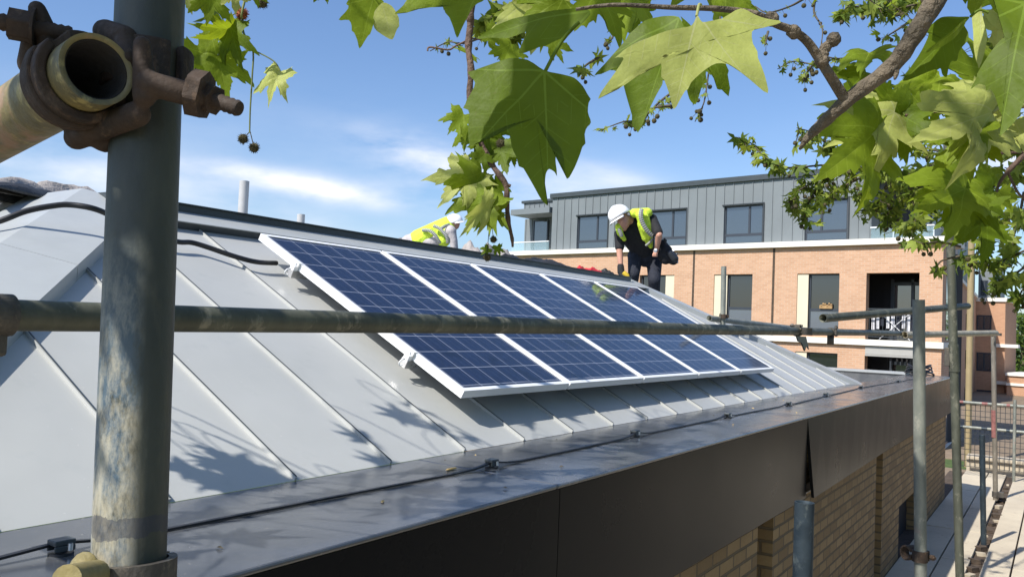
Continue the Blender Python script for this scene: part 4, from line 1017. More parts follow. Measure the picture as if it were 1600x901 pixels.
# ================================================================ LEAVES
HALF = [(0, 0), (.16, -.10), (.30, -.13), (.46, -.20), (.49, -.12), (.62, -.06), (.86, -.10), (.72, .06), (.74, .13), (.58, .20), (.47, .27), (.60, .36), (.72, .40), (.70, .50), (.84, .78), (.62, .70), (.50, .72), (.42, .62), (.30, .56), (.20, .52), (.23, .66), (.16, .70), (.14, .82), (.06, .90), (0, 1.05)]
def dens(pts, k):
    out = []
    for a, b_ in zip(pts, pts[1:]):
        for i in range(k):
            t = i/k
            out.append((a[0]+(b_[0]-a[0])*t, a[1]+(b_[1]-a[1])*t))
    return out
OUTL = HALF[:-1] + [HALF[-1]] + [(-x, y) for x, y in reversed(HALF[1:-1])]
OUTD = dens(OUTL+[OUTL[0]], 2)
SIMP = [(0, 0), (.3, -.13), (.86, -.10), (.62, .15), (.47, .27), (.84, .78), (.42, .62), (.20, .52), (.16, .75), (0, 1.05)]
SIMP = SIMP + [(-x, y) for x, y in reversed(SIMP[1:-1])]
def r2_(a, b): return math.sin(a*12.9898+b*78.233)
def add_leaf(mb, base, tipv, normal, L, wf=1.0, curl=.25, wave=.06, fold=.15, hi=True, mi=0, seed=0, lob=1.0):
    y = V(tipv).normalized(); n = V(normal); n = (n-y*n.dot(y)).normalized(); x = y.cross(n)
    c = (0, .25); out = OUTD if hi else SIMP
    j_ = [1+r2_(seed, k)*.10 for k in range(len(out))] if not hi else [1+.09*math.sin(k*.9+seed*2.3)*math.sin(k*.37+seed)+.04*math.sin(k*2.9+seed) for k in range(len(out))]
    out = [(c[0]+(a_[0]-c[0])*q_, c[1]+(a_[1]-c[1])*q_) if abs(a_[0]) > .05 else a_ for a_, q_ in zip(out, j_)]; rings = (.25, .5, .75, 1.0) if hi else (1.0,)
    r2 = random.Random(seed); ph = r2.uniform(0, 6); asy = r2.uniform(-.12, .12)
    def pt(px_, py_):
        px_ = px_*(1+asy*(1 if px_ > 0 else -1))*(lob if py_ < .3 else 1)
        z = -curl*(px_*px_*.9+.8*max(0, py_)**2) + fold*abs(px_) + wave*math.sin(px_*5+ph)*math.cos(py_*4+ph) + wave*.5*math.sin(9*px_+ph*2)*abs(px_)
        return V(base)+x*px_*L*wf+y*py_*L+n*z*L
    vs = [pt(*c)]; uvs = [c]
    for r in rings:
        for ox, oy in out:
            a_, b_ = c[0]+(ox-c[0])*r, c[1]+(oy-c[1])*r; vs.append(pt(a_, b_)); uvs.append((a_, b_))
    m_ = len(out); fs = [(0, 1+i, 1+(i+1) % m_) for i in range(m_)]
    for k in range(len(rings)-1):
        for i in range(m_): fs.append((1+k*m_+i, 1+(k+1)*m_+i, 1+(k+1)*m_+(i+1) % m_, 1+k*m_+(i+1) % m_))
    mb.mesh(vs, fs, True, uvs, mi)
# ================================================================ PLANE TREE
TR = V((-1.6, -5.2, -.9))
tree = empty('plane_tree', TR, 'plane tree whose limbs and large lobed leaves hang over the scaffold and roof', 'tree')
mb = MB(); mb.tube(smooth_pts([TR, TR+V((.05, .05, 2)), TR+V((.1, .3, 4.5)), TR+V((.2, .8, 7)), TR+V((.4, 1.2, 9))]), [.30-.006*i for i in range(25)], 20); part('trunk', mb, 'bark', tree)
def limb(name, pts, rs, mat, n=14, knots=0):
    b_ = empty(name, pts[0]); b_.parent = tree; b_.location = V(pts[0])-TR
    p = smooth_pts([V(q) for q in pts], 6); k = len(p)
    rr = []
    for i in range(k):
        t = i/(k-1)*(len(rs)-1); a_ = int(min(t, len(rs)-2)); rr.append((rs[a_]+(rs[a_+1]-rs[a_])*(t-a_))*(1+.06*math.sin(i*1.7)+(.10*math.sin(i*.9) if knots else 0)))
    m_ = MB(); m_.tube(p, rr, n); return b_, m_
# near grey limb, top right
big, m_ = limb('limb', [TR+V((.3, 1.0, 7.5)), P(2100, -900, 1.6), P(1560, -150, 1.0), P(1470, -12, .92), P(1425, 60, .92), P(1392, 105, .93), P(1330, 152, .94), P(1288, 190, .95), P(1262, 215, .96), P(1249, 234, .965)], [.09, .05, .016, .0108, .0100, .0092, .0083, .007, .0045, .0013], 'bark')
m_.tube(smooth_pts([P(1320, 155, .94), P(1303, 128, .93), P(1285, 100, .92), P(1262, 66, .91), P(1238, 48, .90), P(1212, 38, .89), P(1180, 22, .88), P(1120, 14, .87), P(1050, 12, .86), P(960, 8, .86), P(900, 15, .86)]), [.0064-.00008*i for i in range(61)], 12)
m_.tube(smooth_pts([P(1285, 95, .92), P(1288, 78, .92), P(1303, 62, .915)]), [.0065, .006, .0055, .006, .0068, .0055, .006, .0065, .0055, .005, .006, .0065, .003], 12)
m_.tube(smooth_pts([P(1392, 100, .93), P(1400, 112, .925), P(1398, 124, .92)]), [.006-.0004*i for i in range(13)], 10)
for q in (P(1303, 62, .915), P(1240, 50, .9), P(1205, 30, .89), P(1285, 96, .92)): m_.ball(q, .008, 10, jit=.1)
part('bark_surface', m_, 'bark', big)
# hanging branch in the middle
han, m_ = limb('branch', [P(1100, -700, 2.6), P(800, -220, 2.1), P(742, -10, 1.95), P(735, 40, 1.94), P(732, 75, 1.94), P(736, 110, 1.93), P(734, 150, 1.93), P(742, 195, 1.92), P(755, 232, 1.92), P(772, 262, 1.91), P(790, 288, 1.9), P(792, 315, 1.9), P(794, 345, 1.9), P(800, 372, 1.9), P(801, 386, 1.9)], [.03, .018, .0085, .0085, .008, .0078, .0074, .0072, .0075, .007, .0066, .006, .0055, .004, .0025], 'twig', 12, 1)
m_.tube([P(790, 288, 1.9), P(798, 291, 1.9)], [.004, .004], 8); m_.tube(smooth_pts([P(733, 62, 1.94), P(712, 72, 1.94), P(700, 78, 1.94), P(672, 74, 1.94), P(668, 80, 1.94)]), [.0022]*25, 6); m_.tube(smooth_pts([P(733, 60, 1.94), P(760, 62, 1.95), P(800, 58, 1.96)]), [.002]*13, 6)
part('bark_surface', m_, 'bark_red', han)
# left sprig
lef, m_ = limb('branch', [P(700, -900, 3.2), P(450, -250, 2.5), P(385, -10, 2.2), P(379, 30, 2.2)], [.02, .008, .0035, .0022], 'twig', 10)
m_.tube(smooth_pts([P(379, 30, 2.2), P(381, 52, 2.2), P(395, 78, 2.2), P(394, 120, 2.2), P(391, 170, 2.2), P(390, 208, 2.2)]), [.0026-.00002*i for i in range(31)], 8)
m_.tube(smooth_pts([P(394, 78, 2.2), P(415, 88, 2.2), P(430, 98, 2.2), P(438, 111, 2.2)]), [.0018]*19, 8)
m_.tube(smooth_pts([P(378, 18, 2.2), P(362, 25, 2.2), P(345, 48, 2.2), P(322, 66, 2.2)]), [.0016]*19, 8)
m_.tube(smooth_pts([P(379, 50, 2.2), P(368, 62, 2.2), P(352, 75, 2.2), P(338, 90, 2.2)]), [.0016]*19, 8)
part('bark_surface', m_, 'stalk', lef)
def seedball(u, v, d, rpx, par, mat='seed', stem=None, n=90):
    c = P(u, v, d); r = rpx*d/F; m_ = MB(); m_.ball(c, r*.86, 12, jit=.05)
    for i in range(n):
        q = V((rnd.gauss(0, 1), rnd.gauss(0, 1), rnd.gauss(0, 1))).normalized(); t = q.orthogonal().normalized()*r*.07; s_ = q.cross(t)
        m_.mesh([c+q*r*.8+t, c+q*r*.8-t*.5+s_*.8, c+q*r*.8-t*.5-s_*.8, c+q*r*(1.15+rnd.random()*.15)], [(0,1,3), (1,2,3), (2,0,3)], False)
    if stem: m_.tube([P(*stem), c], r*.09, 5)
    part('seed_ball', m_, mat, par)
seedball(380, 217, 2.2, 8.5, lef, stem=(390, 206, 2.2)); seedball(397, 231, 2.2, 8.5, lef, stem=(391, 206, 2.2)); seedball(409, 4, 2.2, 10, lef); seedball(378, 22, 2.2, 10, lef, 'seed_red', None, 160)
seedball(769, 352, 1.9, 6.5, han, stem=(771, 290, 1.9)); seedball(771, 374, 1.9, 6, han, stem=(769, 355, 1.9)); seedball(761, 402, 1.9, 6.5, han, stem=(764, 360, 1.9)); seedball(782, 224, 1.9, 7.5, han)
LEAFN = 0
def leaf(par, u0, v0, u1, v1, d0, d1=None, wf=1.0, roll=0, mat='leaf', curl=.25, fold=.12, pet=None, wave=.06, lob=1.0):
    """leaf from its stalk end (u0,v0) to its middle tip (u1,v1)"""
    global LEAFN
    LEAFN += 1
    d1 = d0 if d1 is None else d1
    a_ = P(u0, v0, d0); b_ = P(u1, v1, d1); t = (b_-a_); L = t.length/1.05; t.normalize()
    n = (CAM-a_).normalized(); n = (n-t*n.dot(t)).normalized(); n = Matrix.Rotation(R_(roll), 3, t) @ n; wf *= .80
    m_ = MB(); add_leaf(m_, a_, t, n, L, wf, curl, wave, fold, True, 0, LEAFN, lob)
    if pet: m_.tube(smooth_pts([a_+n*.0, (a_+P(*pet))*.5+ZA*L*.05, P(*pet)], 4), L*.014, 8)
    return part('leaf', m_, mat, par)
# --- large leaves near the camera (on the near limb), each with its own outline, size and curl
def shaped_leaf(par, outline, base, tip, d0, d1, mat, roll=0, curl=.12, sc=None, pet=None, ruff=.02):
    """outline in image units of the crop sc=(u0, v0, scale); the blade is a curled sheet at its own distance"""
    global LEAFN
    LEAFN += 1
    f_ = (lambda q: (sc[0]+q[0]/sc[2], sc[1]+q[1]/sc[2])) if sc else (lambda q: q)
    bq, tq = f_(base), f_(tip); a_ = P(*bq, d0); b_ = P(*tq, d1); t = b_-a_; L = t.length/1.05; t.normalize()
    n = (CAM-a_).normalized(); n = (n-t*n.dot(t)).normalized(); n = Matrix.Rotation(R_(roll), 3, t) @ n; x = t.cross(n)
    pts = []
    for q in outline:
        w = hit(*f_(q), a_, n)-a_; pts.append((w.dot(x)/L, w.dot(t)/L))
    pts = dens(pts+[pts[0]], 3); k = len(pts)
    pts = [((pts[i-1][0]+2*pts[i][0]+pts[(i+1) % k][0])/4, (pts[i-1][1]+2*pts[i][1]+pts[(i+1) % k][1])/4) for i in range(k)]
    pts = [(p_[0]*1.045, p_[1]*1.04) if (i*7+LEAFN) % 11 == 0 else p_ for i, p_ in enumerate(pts)]
    cc = (sum(p_[0] for p_ in pts)/k*.7, sum(p_[1] for p_ in pts)/k*.8)
    m_ = MB(); vs = []; uvs = []
    def add(px_, py_):
        z = -curl*(px_*px_+.6*(py_-.3)**2)+.10*abs(px_)+ruff*math.sin(px_*7+LEAFN)*math.cos(py_*6)+ruff*.6*math.sin(px_*13+py_*9+LEAFN)
        vs.append(a_+x*px_*L+t*py_*L+n*z*L); uvs.append((px_, py_))
    add(*cc)
    for r in (.2, .4, .6, .8, 1.0):
        for p_ in pts: add(cc[0]+(p_[0]-cc[0])*r, cc[1]+(p_[1]-cc[1])*r)
    fs = [(0, 1+i, 1+(i+1) % k) for i in range(k)]
    for g_ in range(4):
        for i in range(k): fs.append((1+g_*k+i, 1+g_*k+k+i, 1+g_*k+k+(i+1) % k, 1+g_*k+(i+1) % k))
    m_.mesh(vs, fs, True, uvs)
    if pet: m_.tube(smooth_pts([a_, (a_+P(*pet))*.5+ZA*L*.05, P(*pet)], 4), L*.014, 8)
    return part('leaf', m_, mat, par)
C6 = (680, 0, 2.2526); CR = (1300, 0, 4.0967); C5 = (280, 0, 3.333)
shaped_leaf(big, [(385,255),(330,215),(260,203),(200,220),(150,240),(112,258),(145,290),(120,335),(103,360),(122,400),(116,450),(122,530),(165,492),(235,450),(262,470),(272,530),(310,590),(345,650),(372,700),(400,724),(385,660),(388,610),(400,590),(430,612),(422,560),(428,520),(440,512),(452,550),(462,640),(490,590),(520,520),(530,460),(552,440),(536,400),(543,345),(520,300),(490,270),(450,262)], (385,255), (400,724), .95, .92, 'leaf_deep', 4, .15, C6, (905, 35, .93))
shaped_leaf(big, [(920,55),(905,95),(860,98),(790,125),(720,150),(655,188),(638,205),(668,208),(620,270),(565,350),(640,300),(700,255),(790,195),(800,260),(825,320),(842,388),(870,335),(900,290),(945,245),(985,225),(1040,240),(1110,290),(1180,335),(1160,270),(1120,180),(1110,110),(1150,95),(1228,78),(1190,66),(1130,52),(1075,28),(1020,60),(975,80),(935,90)], (920,58), (842,388), .78, .74, 'leaf_pale', -6, .12, C6, (1095, 8, .80))
shaped_leaf(big, [(860,55),(800,50),(740,70),(690,120),(640,180),(600,230),(550,272),(620,250),(655,262),(670,330),(690,400),(708,470),(740,400),(780,330),(805,290),(800,200),(880,110)], (860,60), (708,470), 1.0, .98, 'leaf_deep', 18, .15, C6)
shaped_leaf(big, [(900,120),(850,180),(800,190),(850,240),(880,290),(895,345),(920,365),(940,300),(955,240),(960,180)], (905,120), (920,365), 1.04, 1.0, 'leaf_deep', -10, .15, C6)
shaped_leaf(big, [(130,130),(200,95),(270,65),(350,52),(440,38),(530,22),(548,40),(505,92),(440,140),(370,168),(290,200),(310,155),(330,112),(260,135),(190,125)], (545,30), (130,130), .96, 1.0, 'leaf_deep', 30, .15, C6)
shaped_leaf(big, [(1110,62),(1170,15),(1210,-50),(1560,-80),(1600,0),(1530,38),(1500,90),(1470,150),(1450,196),(1420,120),(1380,30),(1300,22),(1220,32)], (1560,-60), (1450,196), .90, .86, 'leaf', 8, .15, C5)
shaped_leaf(big, [(1010,-20),(950,-10),(890,-2),(868,15),(885,45),(820,108),(890,98),(905,150),(930,200),(945,252),(975,200),(1008,152),(1020,80),(1080,0)], (1010,-10), (945,252), 1.35, 1.3, 'leaf', -12, .2, C5, (590, -40, 1.3)); shaped_leaf(big, [(1015,60),(1012,150),(1060,185),(1108,212),(1135,150),(1150,95),(1110,30),(1060,10)], (1050,0), (1108,212), 1.33, 1.33, 'leaf_pale', 20, .2, C5)
shaped_leaf(big, [(885,110),(840,105),(760,103),(690,118),(620,178),(575,205),(615,225),(600,270),(560,350),(490,450),(452,516),(560,482),(640,452),(698,430),(705,480),(738,498),(752,420),(770,380),(805,392),(815,322),(870,262),(868,215),(842,160),(860,140)], (885,110), (452,516), .96, .94, 'leaf_deep', 8, .12, CR, (1545, 20, .95)); shaped_leaf(big, [(880,110),(800,160),(740,220),(680,280),(622,342),(700,310),(790,240),(850,170)], (885,108), (622,342), .92, .9, 'leaf', -30, .3, CR)
shaped_leaf(big, [(1010,-40),(1300,-60),(1400,200),(1300,500),(1230,640),(1190,740),(1130,800),(1070,862),(1095,740),(1070,690),(1040,600),(1000,560),(940,542),(880,592),(920,520),(950,440),(1000,360),(1080,262),(1150,240),(1165,190),(1110,100),(1060,40)], (1240,0), (1070,862), .80, .76, 'leaf_deep', 5, .1, CR)
shaped_leaf(big, [(868,-30),(866,50),(898,100),(950,50),(1000,-30)], (960,-40), (898,102), 1.0, .98, 'leaf', 10, .2, CR); shaped_leaf(big, [(950,-20),(920,60),(896,110),(905,200),(908,300),(930,380),(958,402),(985,310),(1000,220),(965,120),(955,40)], (950,-10), (958,402), 1.05, 1.02, 'leaf_pale', -10, .3, CR)
shaped_leaf(big, [(960,62),(1060,60),(1110,90),(1120,160),(1060,200),(1020,160),(1000,120)], (1120,80), (960,62), 1.1, 1.08, 'leaf_pale', 20, .2, CR); shaped_leaf(big, [(1060,-30),(1000,-10),(1030,60),(1090,110),(1150,180),(1250,100),(1300,-40)], (1250,-20), (1030,90), .9, .9, 'leaf_deep', 0, .1, CR)



leaf(big, 1095, 55, 1088, 160, 1.02, 1.0, .8, -20, 'leaf_deep', .2, .1)



leaf(big, 880, -2, 800, 42, 1.2, 1.2, .9, 20, 'leaf', .3, .1); leaf(big, 1000, -5, 955, 52, 1.3, 1.3, .8, -20, 'leaf_deep', .3, .1)
leaf(big, 990, -12, 1012, 40, 1.15, 1.1, .9, 30, 'leaf', .2, .1); leaf(big, 1130, -20, 1180, 22, .95, .9, .9, 30, 'leaf', .2, .1)
leaf(big, 935, -20, 905, 40, 1.1, 1.05, 1.2, -10, 'leaf', .2, .1); leaf(big, 850, -18, 770, 40, 1.25, 1.2, .8, 15, 'leaf_pale', .2, .1)

leaf(big, 505, -22, 512, 6, 1.5, 1.5, 1, 0, 'leaf_deep')
# right side, near



leaf(big, 1560, 20, 1600, 85, 1.1, 1.1, .7, 20, 'leaf_pale', .2, .1); leaf(big, 1580, -15, 1548, 40, 1.2, 1.2, .9, -20, 'leaf')
# second right-hand branch
rb2, m_ = limb('branch', [P(2200, -300, 2.2), P(1800, 120, 1.7), P(1600, 165, 1.4), P(1560, 162, 1.35), P(1500, 170, 1.32), P(1450, 175, 1.3), P(1414, 181, 1.29)], [.03, .012, .005, .0035, .0035, .0033, .0025], 'twig', 12, 1)
m_.tube(smooth_pts([P(1600, 150, 1.3), P(1556, 168, 1.3), P(1510, 186, 1.3), P(1497, 190, 1.3)]), [.0028]*19, 8)
part('bark_surface', m_, 'bark_red', rb2)
leaf(rb2, 1404, 178, 1412, 248, 1.30, 1.25, .9, 10, 'leaf_deep', .3, .1, (1414, 181, 1.29)); leaf(rb2, 1440, 178, 1378, 232, 1.32, 1.3, .8, -20, 'leaf', .3, .1)
leaf(rb2, 1395, 178, 1306, 210, 1.28, 1.2, .72, 25, 'leaf_pale', .25, .12); leaf(rb2, 1368, 205, 1303, 274, 1.25, 1.15, .8, -25, 'leaf', .25, .15, (1392, 180, 1.28))
leaf(rb2, 1405, 182, 1340, 160, 1.3, 1.25, .9, 10, 'leaf', .2, .1); leaf(rb2, 1550, 176, 1440, 212, 1.25, 1.12, .5, 10, 'leaf_pale', .12, .08, (1600, 165, 1.25))
leaf(rb2, 1520, 190, 1480, 238, 1.25, 1.2, .7, 30, 'leaf', .2, .1); leaf(rb2, 1512, 208, 1516, 276, 1.3, 1.25, .85, 0, 'leaf', .2, .1); leaf(rb2, 1548, 190, 1532, 246, 1.35, 1.3, .75, 35, 'leaf_pale', .3, .1)
leaf(rb2, 1540, 188, 1508, 226, 1.3, 1.25, .9, -20, 'leaf', .3, .1); leaf(rb2, 1585, 185, 1560, 232, 1.35, 1.3, .8, 10, 'leaf_pale', .3, .1); leaf(rb2, 1528, 135, 1512, 165, 1.4, 1.35, 1.2, 10, 'leaf_pale', .3, .1)
leaf(rb2, 1560, 120, 1500, 150, 1.5, 1.4, .9, 0, 'leaf', .3, .1); leaf(rb2, 1600, 120, 1580, 180, 1.3, 1.3, 1.0, 0, 'leaf_deep', .3, .1); leaf(rb2, 1462, 120, 1405, 140, 1.5, 1.45, .4, 50, 'leaf', .3, .2)
leaf(rb2, 1358, 80, 1342, 102, 1.9, 1.8, .8, 40, 'leaf', .3, .2); leaf(rb2, 1352, 115, 1326, 132, 1.9, 1.8, .9, 30, 'leaf_deep', .3, .2); leaf(rb2, 1378, 132, 1362, 152, 1.9, 1.9, .8, 60, 'leaf_deep', .3, .2)
leaf(rb2, 1372, 55, 1360, 45, 1.9, 1.9, 1, 60, 'leaf'); leaf(rb2, 1470, 120, 1405, 165, 1.6, 1.5, .5, 30, 'leaf', .3, .1)
# third branch, right edge, mid distance
rb3, m_ = limb('branch', [P(2300, -200, 3.2), P(1800, 120, 2.4), P(1640, 210, 2.1), P(1600, 243, 2.0), P(1575, 268, 2.0), P(1560, 290, 2.0), P(1556, 318, 2.0)], [.03, .015, .009, .007, .0055, .003, .002], 'twig', 10, 1)
m_.tube(smooth_pts([P(1600, 238, 2.0), P(1560, 240, 2.0), P(1520, 250, 2.0)]), [.004-.0001*i for i in range(13)], 8); m_.tube(smooth_pts([P(1575, 270, 2.0), P(1590, 300, 2.0), P(1602, 312, 2.0)]), [.003]*13, 8)
part('bark_surface', m_, 'bark_red', rb3)
for a_ in ((1512, 292, 1438, 322, 1.75, 1.65, .7, 15, 'leaf'), (1505, 275, 1430, 300, 1.8, 1.7, .55, 30, 'leaf'), (1548, 296, 1490, 318, 1.9, 1.85, .8, 0, 'leaf_deep'), (1520, 310, 1500, 372, 1.8, 1.75, .9, 20, 'leaf_deep'), (1545, 340, 1495, 378, 1.9, 1.85, .9, 0, 'leaf_deep'),
           (1560, 300, 1582, 330, 1.95, 1.95, .9, 0, 'leaf'), (1572, 310, 1560, 335, 2, 2, .9, 20, 'leaf'), (1500, 268, 1470, 284, 1.9, 1.85, .9, -30, 'leaf'), (1548, 262, 1530, 290, 2.0, 2.0, .9, 20, 'leaf'),
           (1535, 340, 1520, 370, 2.1, 2.1, .9, 40, 'leaf_deep'), (1474, 300, 1440, 316, 1.85, 1.8, .8, -30, 'leaf_deep')): leaf(rb3, *a_)
# left sprig leaves
leaf(lef, 338, 92, 262, 112, 2.2, 2.15, 1.0, 10, 'leaf', .2, .1); leaf(lef, 340, 88, 358, 153, 2.2, 2.18, .95, -10, 'leaf', .25, .12, (352, 75, 2.2)); leaf(lef, 360, 42, 366, 100, 2.2, 2.15, .75, 30, 'leaf_deep', .5, .2); leaf(lef, 358, 46, 310, 50, 2.2, 2.1, .6, -35, 'leaf', .5, .2)
leaf(lef, 438, 111, 412, 153, 2.2, 2.15, .75, 35, 'leaf_pale', .5, .3); leaf(lef, 330, -12, 322, 40, 2.1, 2.1, 1.0, 5, 'leaf', .2, .1); leaf(lef, 372, -18, 340, 10, 2.1, 2.1, .9, 10, 'leaf_pale'); leaf(lef, 292, -8, 300, 22, 2.1, 2.1, 1.2, 0, 'leaf_pale'); leaf(lef, 395, -20, 418, 6, 2.1, 2.1, .9, 20, 'leaf')
# leaves of the hanging branch
for a_ in ((736, 264, 684, 318, 1.9, 1.85, .85, 15, 'leaf_pale'), (752, 270, 722, 330, 1.9, 1.86, .9, -20, 'leaf'), (760, 300, 727, 362, 1.88, 1.84, .95, 20, 'leaf'), (768, 312, 727, 371, 1.86, 1.8, .42, -30, 'leaf_pale'), (770, 318, 762, 365, 1.9, 1.85, .7, 20, 'leaf'), (772, 280, 785, 322, 1.92, 1.9, .8, 40, 'leaf_deep'),
           (740, 258, 712, 250, 1.9, 1.9, .9, 30, 'leaf_deep'), (758, 240, 738, 262, 1.9, 1.9, 1.1, 10, 'leaf_deep'), (725, 178, 700, 208, 1.9, 1.87, .9, 10, 'leaf'), (730, 200, 722, 236, 1.92, 1.9, .9, 30, 'leaf'), (760, 215, 742, 245, 1.95, 1.92, 1.2, 0, 'leaf_deep'), (782, 226, 790, 268, 1.95, 1.9, 1.1, 10, 'leaf_deep'),
           (800, 236, 806, 262, 1.95, 1.95, 1.0, -20, 'leaf_deep'), (768, 200, 790, 232, 2.0, 2.0, 1.1, 0, 'leaf_deep'), (745, 215, 770, 240, 2.0, 2.0, 1.1, 20, 'leaf'), (738, 290, 745, 330, 1.95, 1.9, .8, 60, 'leaf'), (776, 330, 772, 348, 1.9, 1.88, .9, 0, 'leaf_deep'),
           (777, 384, 782, 402, 1.9, 1.9, .8, 10, 'leaf_deep'), (764, 388, 750, 398, 1.9, 1.9, .9, 20, 'leaf_deep'), (741, 90, 700, 60, 2.0, 2.0, .2, 60, 'leaf'), (760, 50, 790, 78, 1.9, 1.9, .8, 30, 'leaf'), (798, 70, 785, 110, 1.8, 1.75, .8, -20, 'leaf'), (862, 60, 880, 100, 2.0, 2.0, .7, 10, 'leaf')): leaf(han, *a_)
# --- small foliage in the middle distance: twigs with drooping leaves and seed balls
def foliage(name, twigs, mats, seed, sub=None):
    """twigs: (list of (u,v), depth, leaves, leaf px, spread px, balls)"""
    r2 = random.Random(seed)
    b_ = empty(name, P(*twigs[0][0][0], twigs[0][1])); b_.location = P(*twigs[0][0][0], twigs[0][1])-TR; b_.parent = tree
    lm = MB(); tw = MB(); bl = MB()
    for pts, d, n, lp, spr, nb in twigs:
        p3 = [P(u, v, d+r2.uniform(-.05, .05)*d) for u, v in pts]; sp_ = smooth_pts(p3, 5); k = len(sp_)
        tw.tube(sp_, [max(.6, 2.2-1.6*i/k)*d/F for i in range(k)], 6)
        for i in range(n):
            t = sp_[int(r2.random()**.8*(k-1))]; L = lp*d/F*r2.uniform(.6, 1.15)
            off = V((r2.gauss(0, 1), r2.gauss(0, 1), r2.gauss(-.3, 1)))*spr*d/F*.5
            bs = t+off*r2.random(); tv = V((r2.gauss(0, 1), r2.gauss(0, 1), r2.gauss(-.9, .7)))
            nn = V((r2.gauss(-.3, 1), r2.gauss(0, 1), r2.gauss(.9, .8)))
            add_leaf(lm, bs, tv, nn, L*.75, r2.uniform(.8, 1.1), .3, .08, .15, False, r2.choice((0, 0, 1)), i)
            if (bs-t).length > L*.4: tw.tube([t, bs], .5*d/F, 4, caps=False)
        for i in range(nb):
            t = sp_[int(r2.random()*(k-1))]; c = t-ZA*r2.uniform(5, 22)*d/F+V((r2.gauss(0, 6), r2.gauss(0, 6), 0))*d/F
            NB[0] += 1; tgt = MB() if NB[0] < 92 else bl; tgt.ball(c, r2.uniform(2.8, 4.2)*d/F, 8, jit=.1); tw.tube([t, c], .35*d/F, 4, caps=False)
            if tgt is not bl: part('seed_ball', tgt, 'seed', b_)
    part('leaves', lm, mats, b_); part('twigs', tw, 'twig', b_)
    if bl.v: part('seed_balls', bl, 'seed', b_, kind='stuff')
    return b_
S2 = ['leaf_small', 'leaf_small_dark']; NB = [0]
foliage('branch', [([(1330, 262), (1290, 258), (1230, 262), (1200, 250), (1175, 225), (1155, 215)], 6, 46, 22, 16, 10), ([(1320, 258), (1300, 235), (1275, 210), (1245, 200)], 6, 40, 22, 20, 3),
                   ([(1310, 262), (1280, 290), (1262, 320), (1255, 345)], 6, 36, 20, 22, 10), ([(1300, 265), (1270, 285), (1240, 305), (1238, 330)], 6, 45, 20, 22, 8)], S2, 1)
foliage('branch', [([(1480, 250), (1420, 268), (1370, 262), (1320, 262)], 6, 50, 22, 24, 12), ([(1440, 270), (1405, 290), (1375, 315), (1350, 330)], 6, 42, 22, 34, 10), ([(1470, 280), (1430, 305), (1395, 325), (1380, 345)], 6, 46, 22, 32, 10),
                   ([(1400, 270), (1360, 290), (1335, 310)], 6, 20, 20, 26, 8), ([(1480, 270), (1460, 295), (1420, 300)], 6, 34, 22, 34, 5)], S2, 2)
foliage('branch', [([(1600, 150), (1540, 140), (1480, 132), (1420, 118)], 5, 110, 20, 30, 10), ([(1560, 160), (1500, 150), (1440, 160), (1410, 150)], 5, 70, 20, 30, 8)], ['leaf_small_dark', 'leaf_small'], 3)
foliage('branch', [([(1480, -5), (1420, 10), (1380, 18), (1330, 10), (1312, 25)], 6, 60, 22, 20, 6), ([(1450, -8), (1400, 2), (1350, -6)], 6, 60, 24, 30, 4), ([(1420, 35), (1400, 48), (1378, 62)], 6, 6, 18, 10, 3)], S2, 4)
foliage('branch', [([(1290, 75), (1285, 88), (1270, 100), (1240, 96), (1215, 108)], 7, 22, 13, 12, 6), ([(1280, 90), (1262, 112), (1255, 125)], 7, 18, 13, 12, 5), ([(1345, 88), (1310, 92), (1290, 88)], 7, 6, 12, 8, 3)], S2, 5)
foliage('branch', [([(1275, -5), (1272, 20), (1285, 45), (1282, 75)], 7, 4, 10, 6, 3), ([(1260, -4), (1235, 10), (1200, 20), (1180, 10)], 7, 5, 10, 8, 6), ([(1200, 50), (1196, 70)], 7, 5, 11, 8, 3)], S2, 6)
foliage('branch', [([(1130, -5), (1120, 60), (1108, 110), (1100, 160), (1086, 190)], 6, 10, 12, 8, 14), ([(1050, 145), (1030, 160), (1000, 188), (975, 190), (935, 205)], 6, 18, 14, 10, 8), ([(1048, 165), (1020, 170), (1006, 190)], 6, 8, 12, 8, 4), ([(960, 50), (955, 62), (945, 66)], 6, 4, 10, 6, 3)], S2, 7)
foliage('branch', [([(800, 30), (760, 55), (725, 68), (700, 66), (672, 80)], 4, 10, 14, 10, 4), ([(790, 10), (770, 25), (755, 40)], 3, 20, 34, 22, 2), ([(820, 20), (800, 50), (790, 80)], 3, 20, 30, 22, 2), ([(935, 90), (912, 105), (905, 120)], 3.5, 8, 26, 12, 2)], S2, 8)
foliage('branch', [([(1600, 250), (1570, 280), (1540, 300), (1500, 330), (1480, 345)], 4, 44, 26, 34, 5), ([(1570, 300), (1555, 340), (1540, 380), (1520, 400)], 4, 30, 26, 26, 6), ([(1620, 300), (1590, 270), (1570, 262)], 4, 6, 24, 20, 5)], S2, 9)
foliage('branch', [([(1640, 380), (1600, 392), (1560, 410), (1540, 415), (1500, 400)], 4, 34, 24, 20, 6), ([(1620, 400), (1590, 425), (1560, 440), (1545, 460)], 4, 26, 24, 20, 5), ([(1640, 440), (1600, 450), (1590, 480)], 4, 18, 26, 14, 3), ([(1500, 385), (1470, 378), (1440, 380), (1425, 372)], 4, 10, 26, 8, 3), ([(1500, 400), (1470, 408), (1462, 425)], 4, 5, 26, 6, 1)], S2, 10)
foliage('branch', [([(1620, 40), (1580, 60), (1550, 100)], 3, 60, 34, 40, 4), ([(1620, 200), (1590, 215), (1560, 210)], 3, 50, 36, 36, 3), ([(1540, 90), (1560, 120), (1600, 140)], 3.5, 40, 30, 30, 4)], S2, 11)
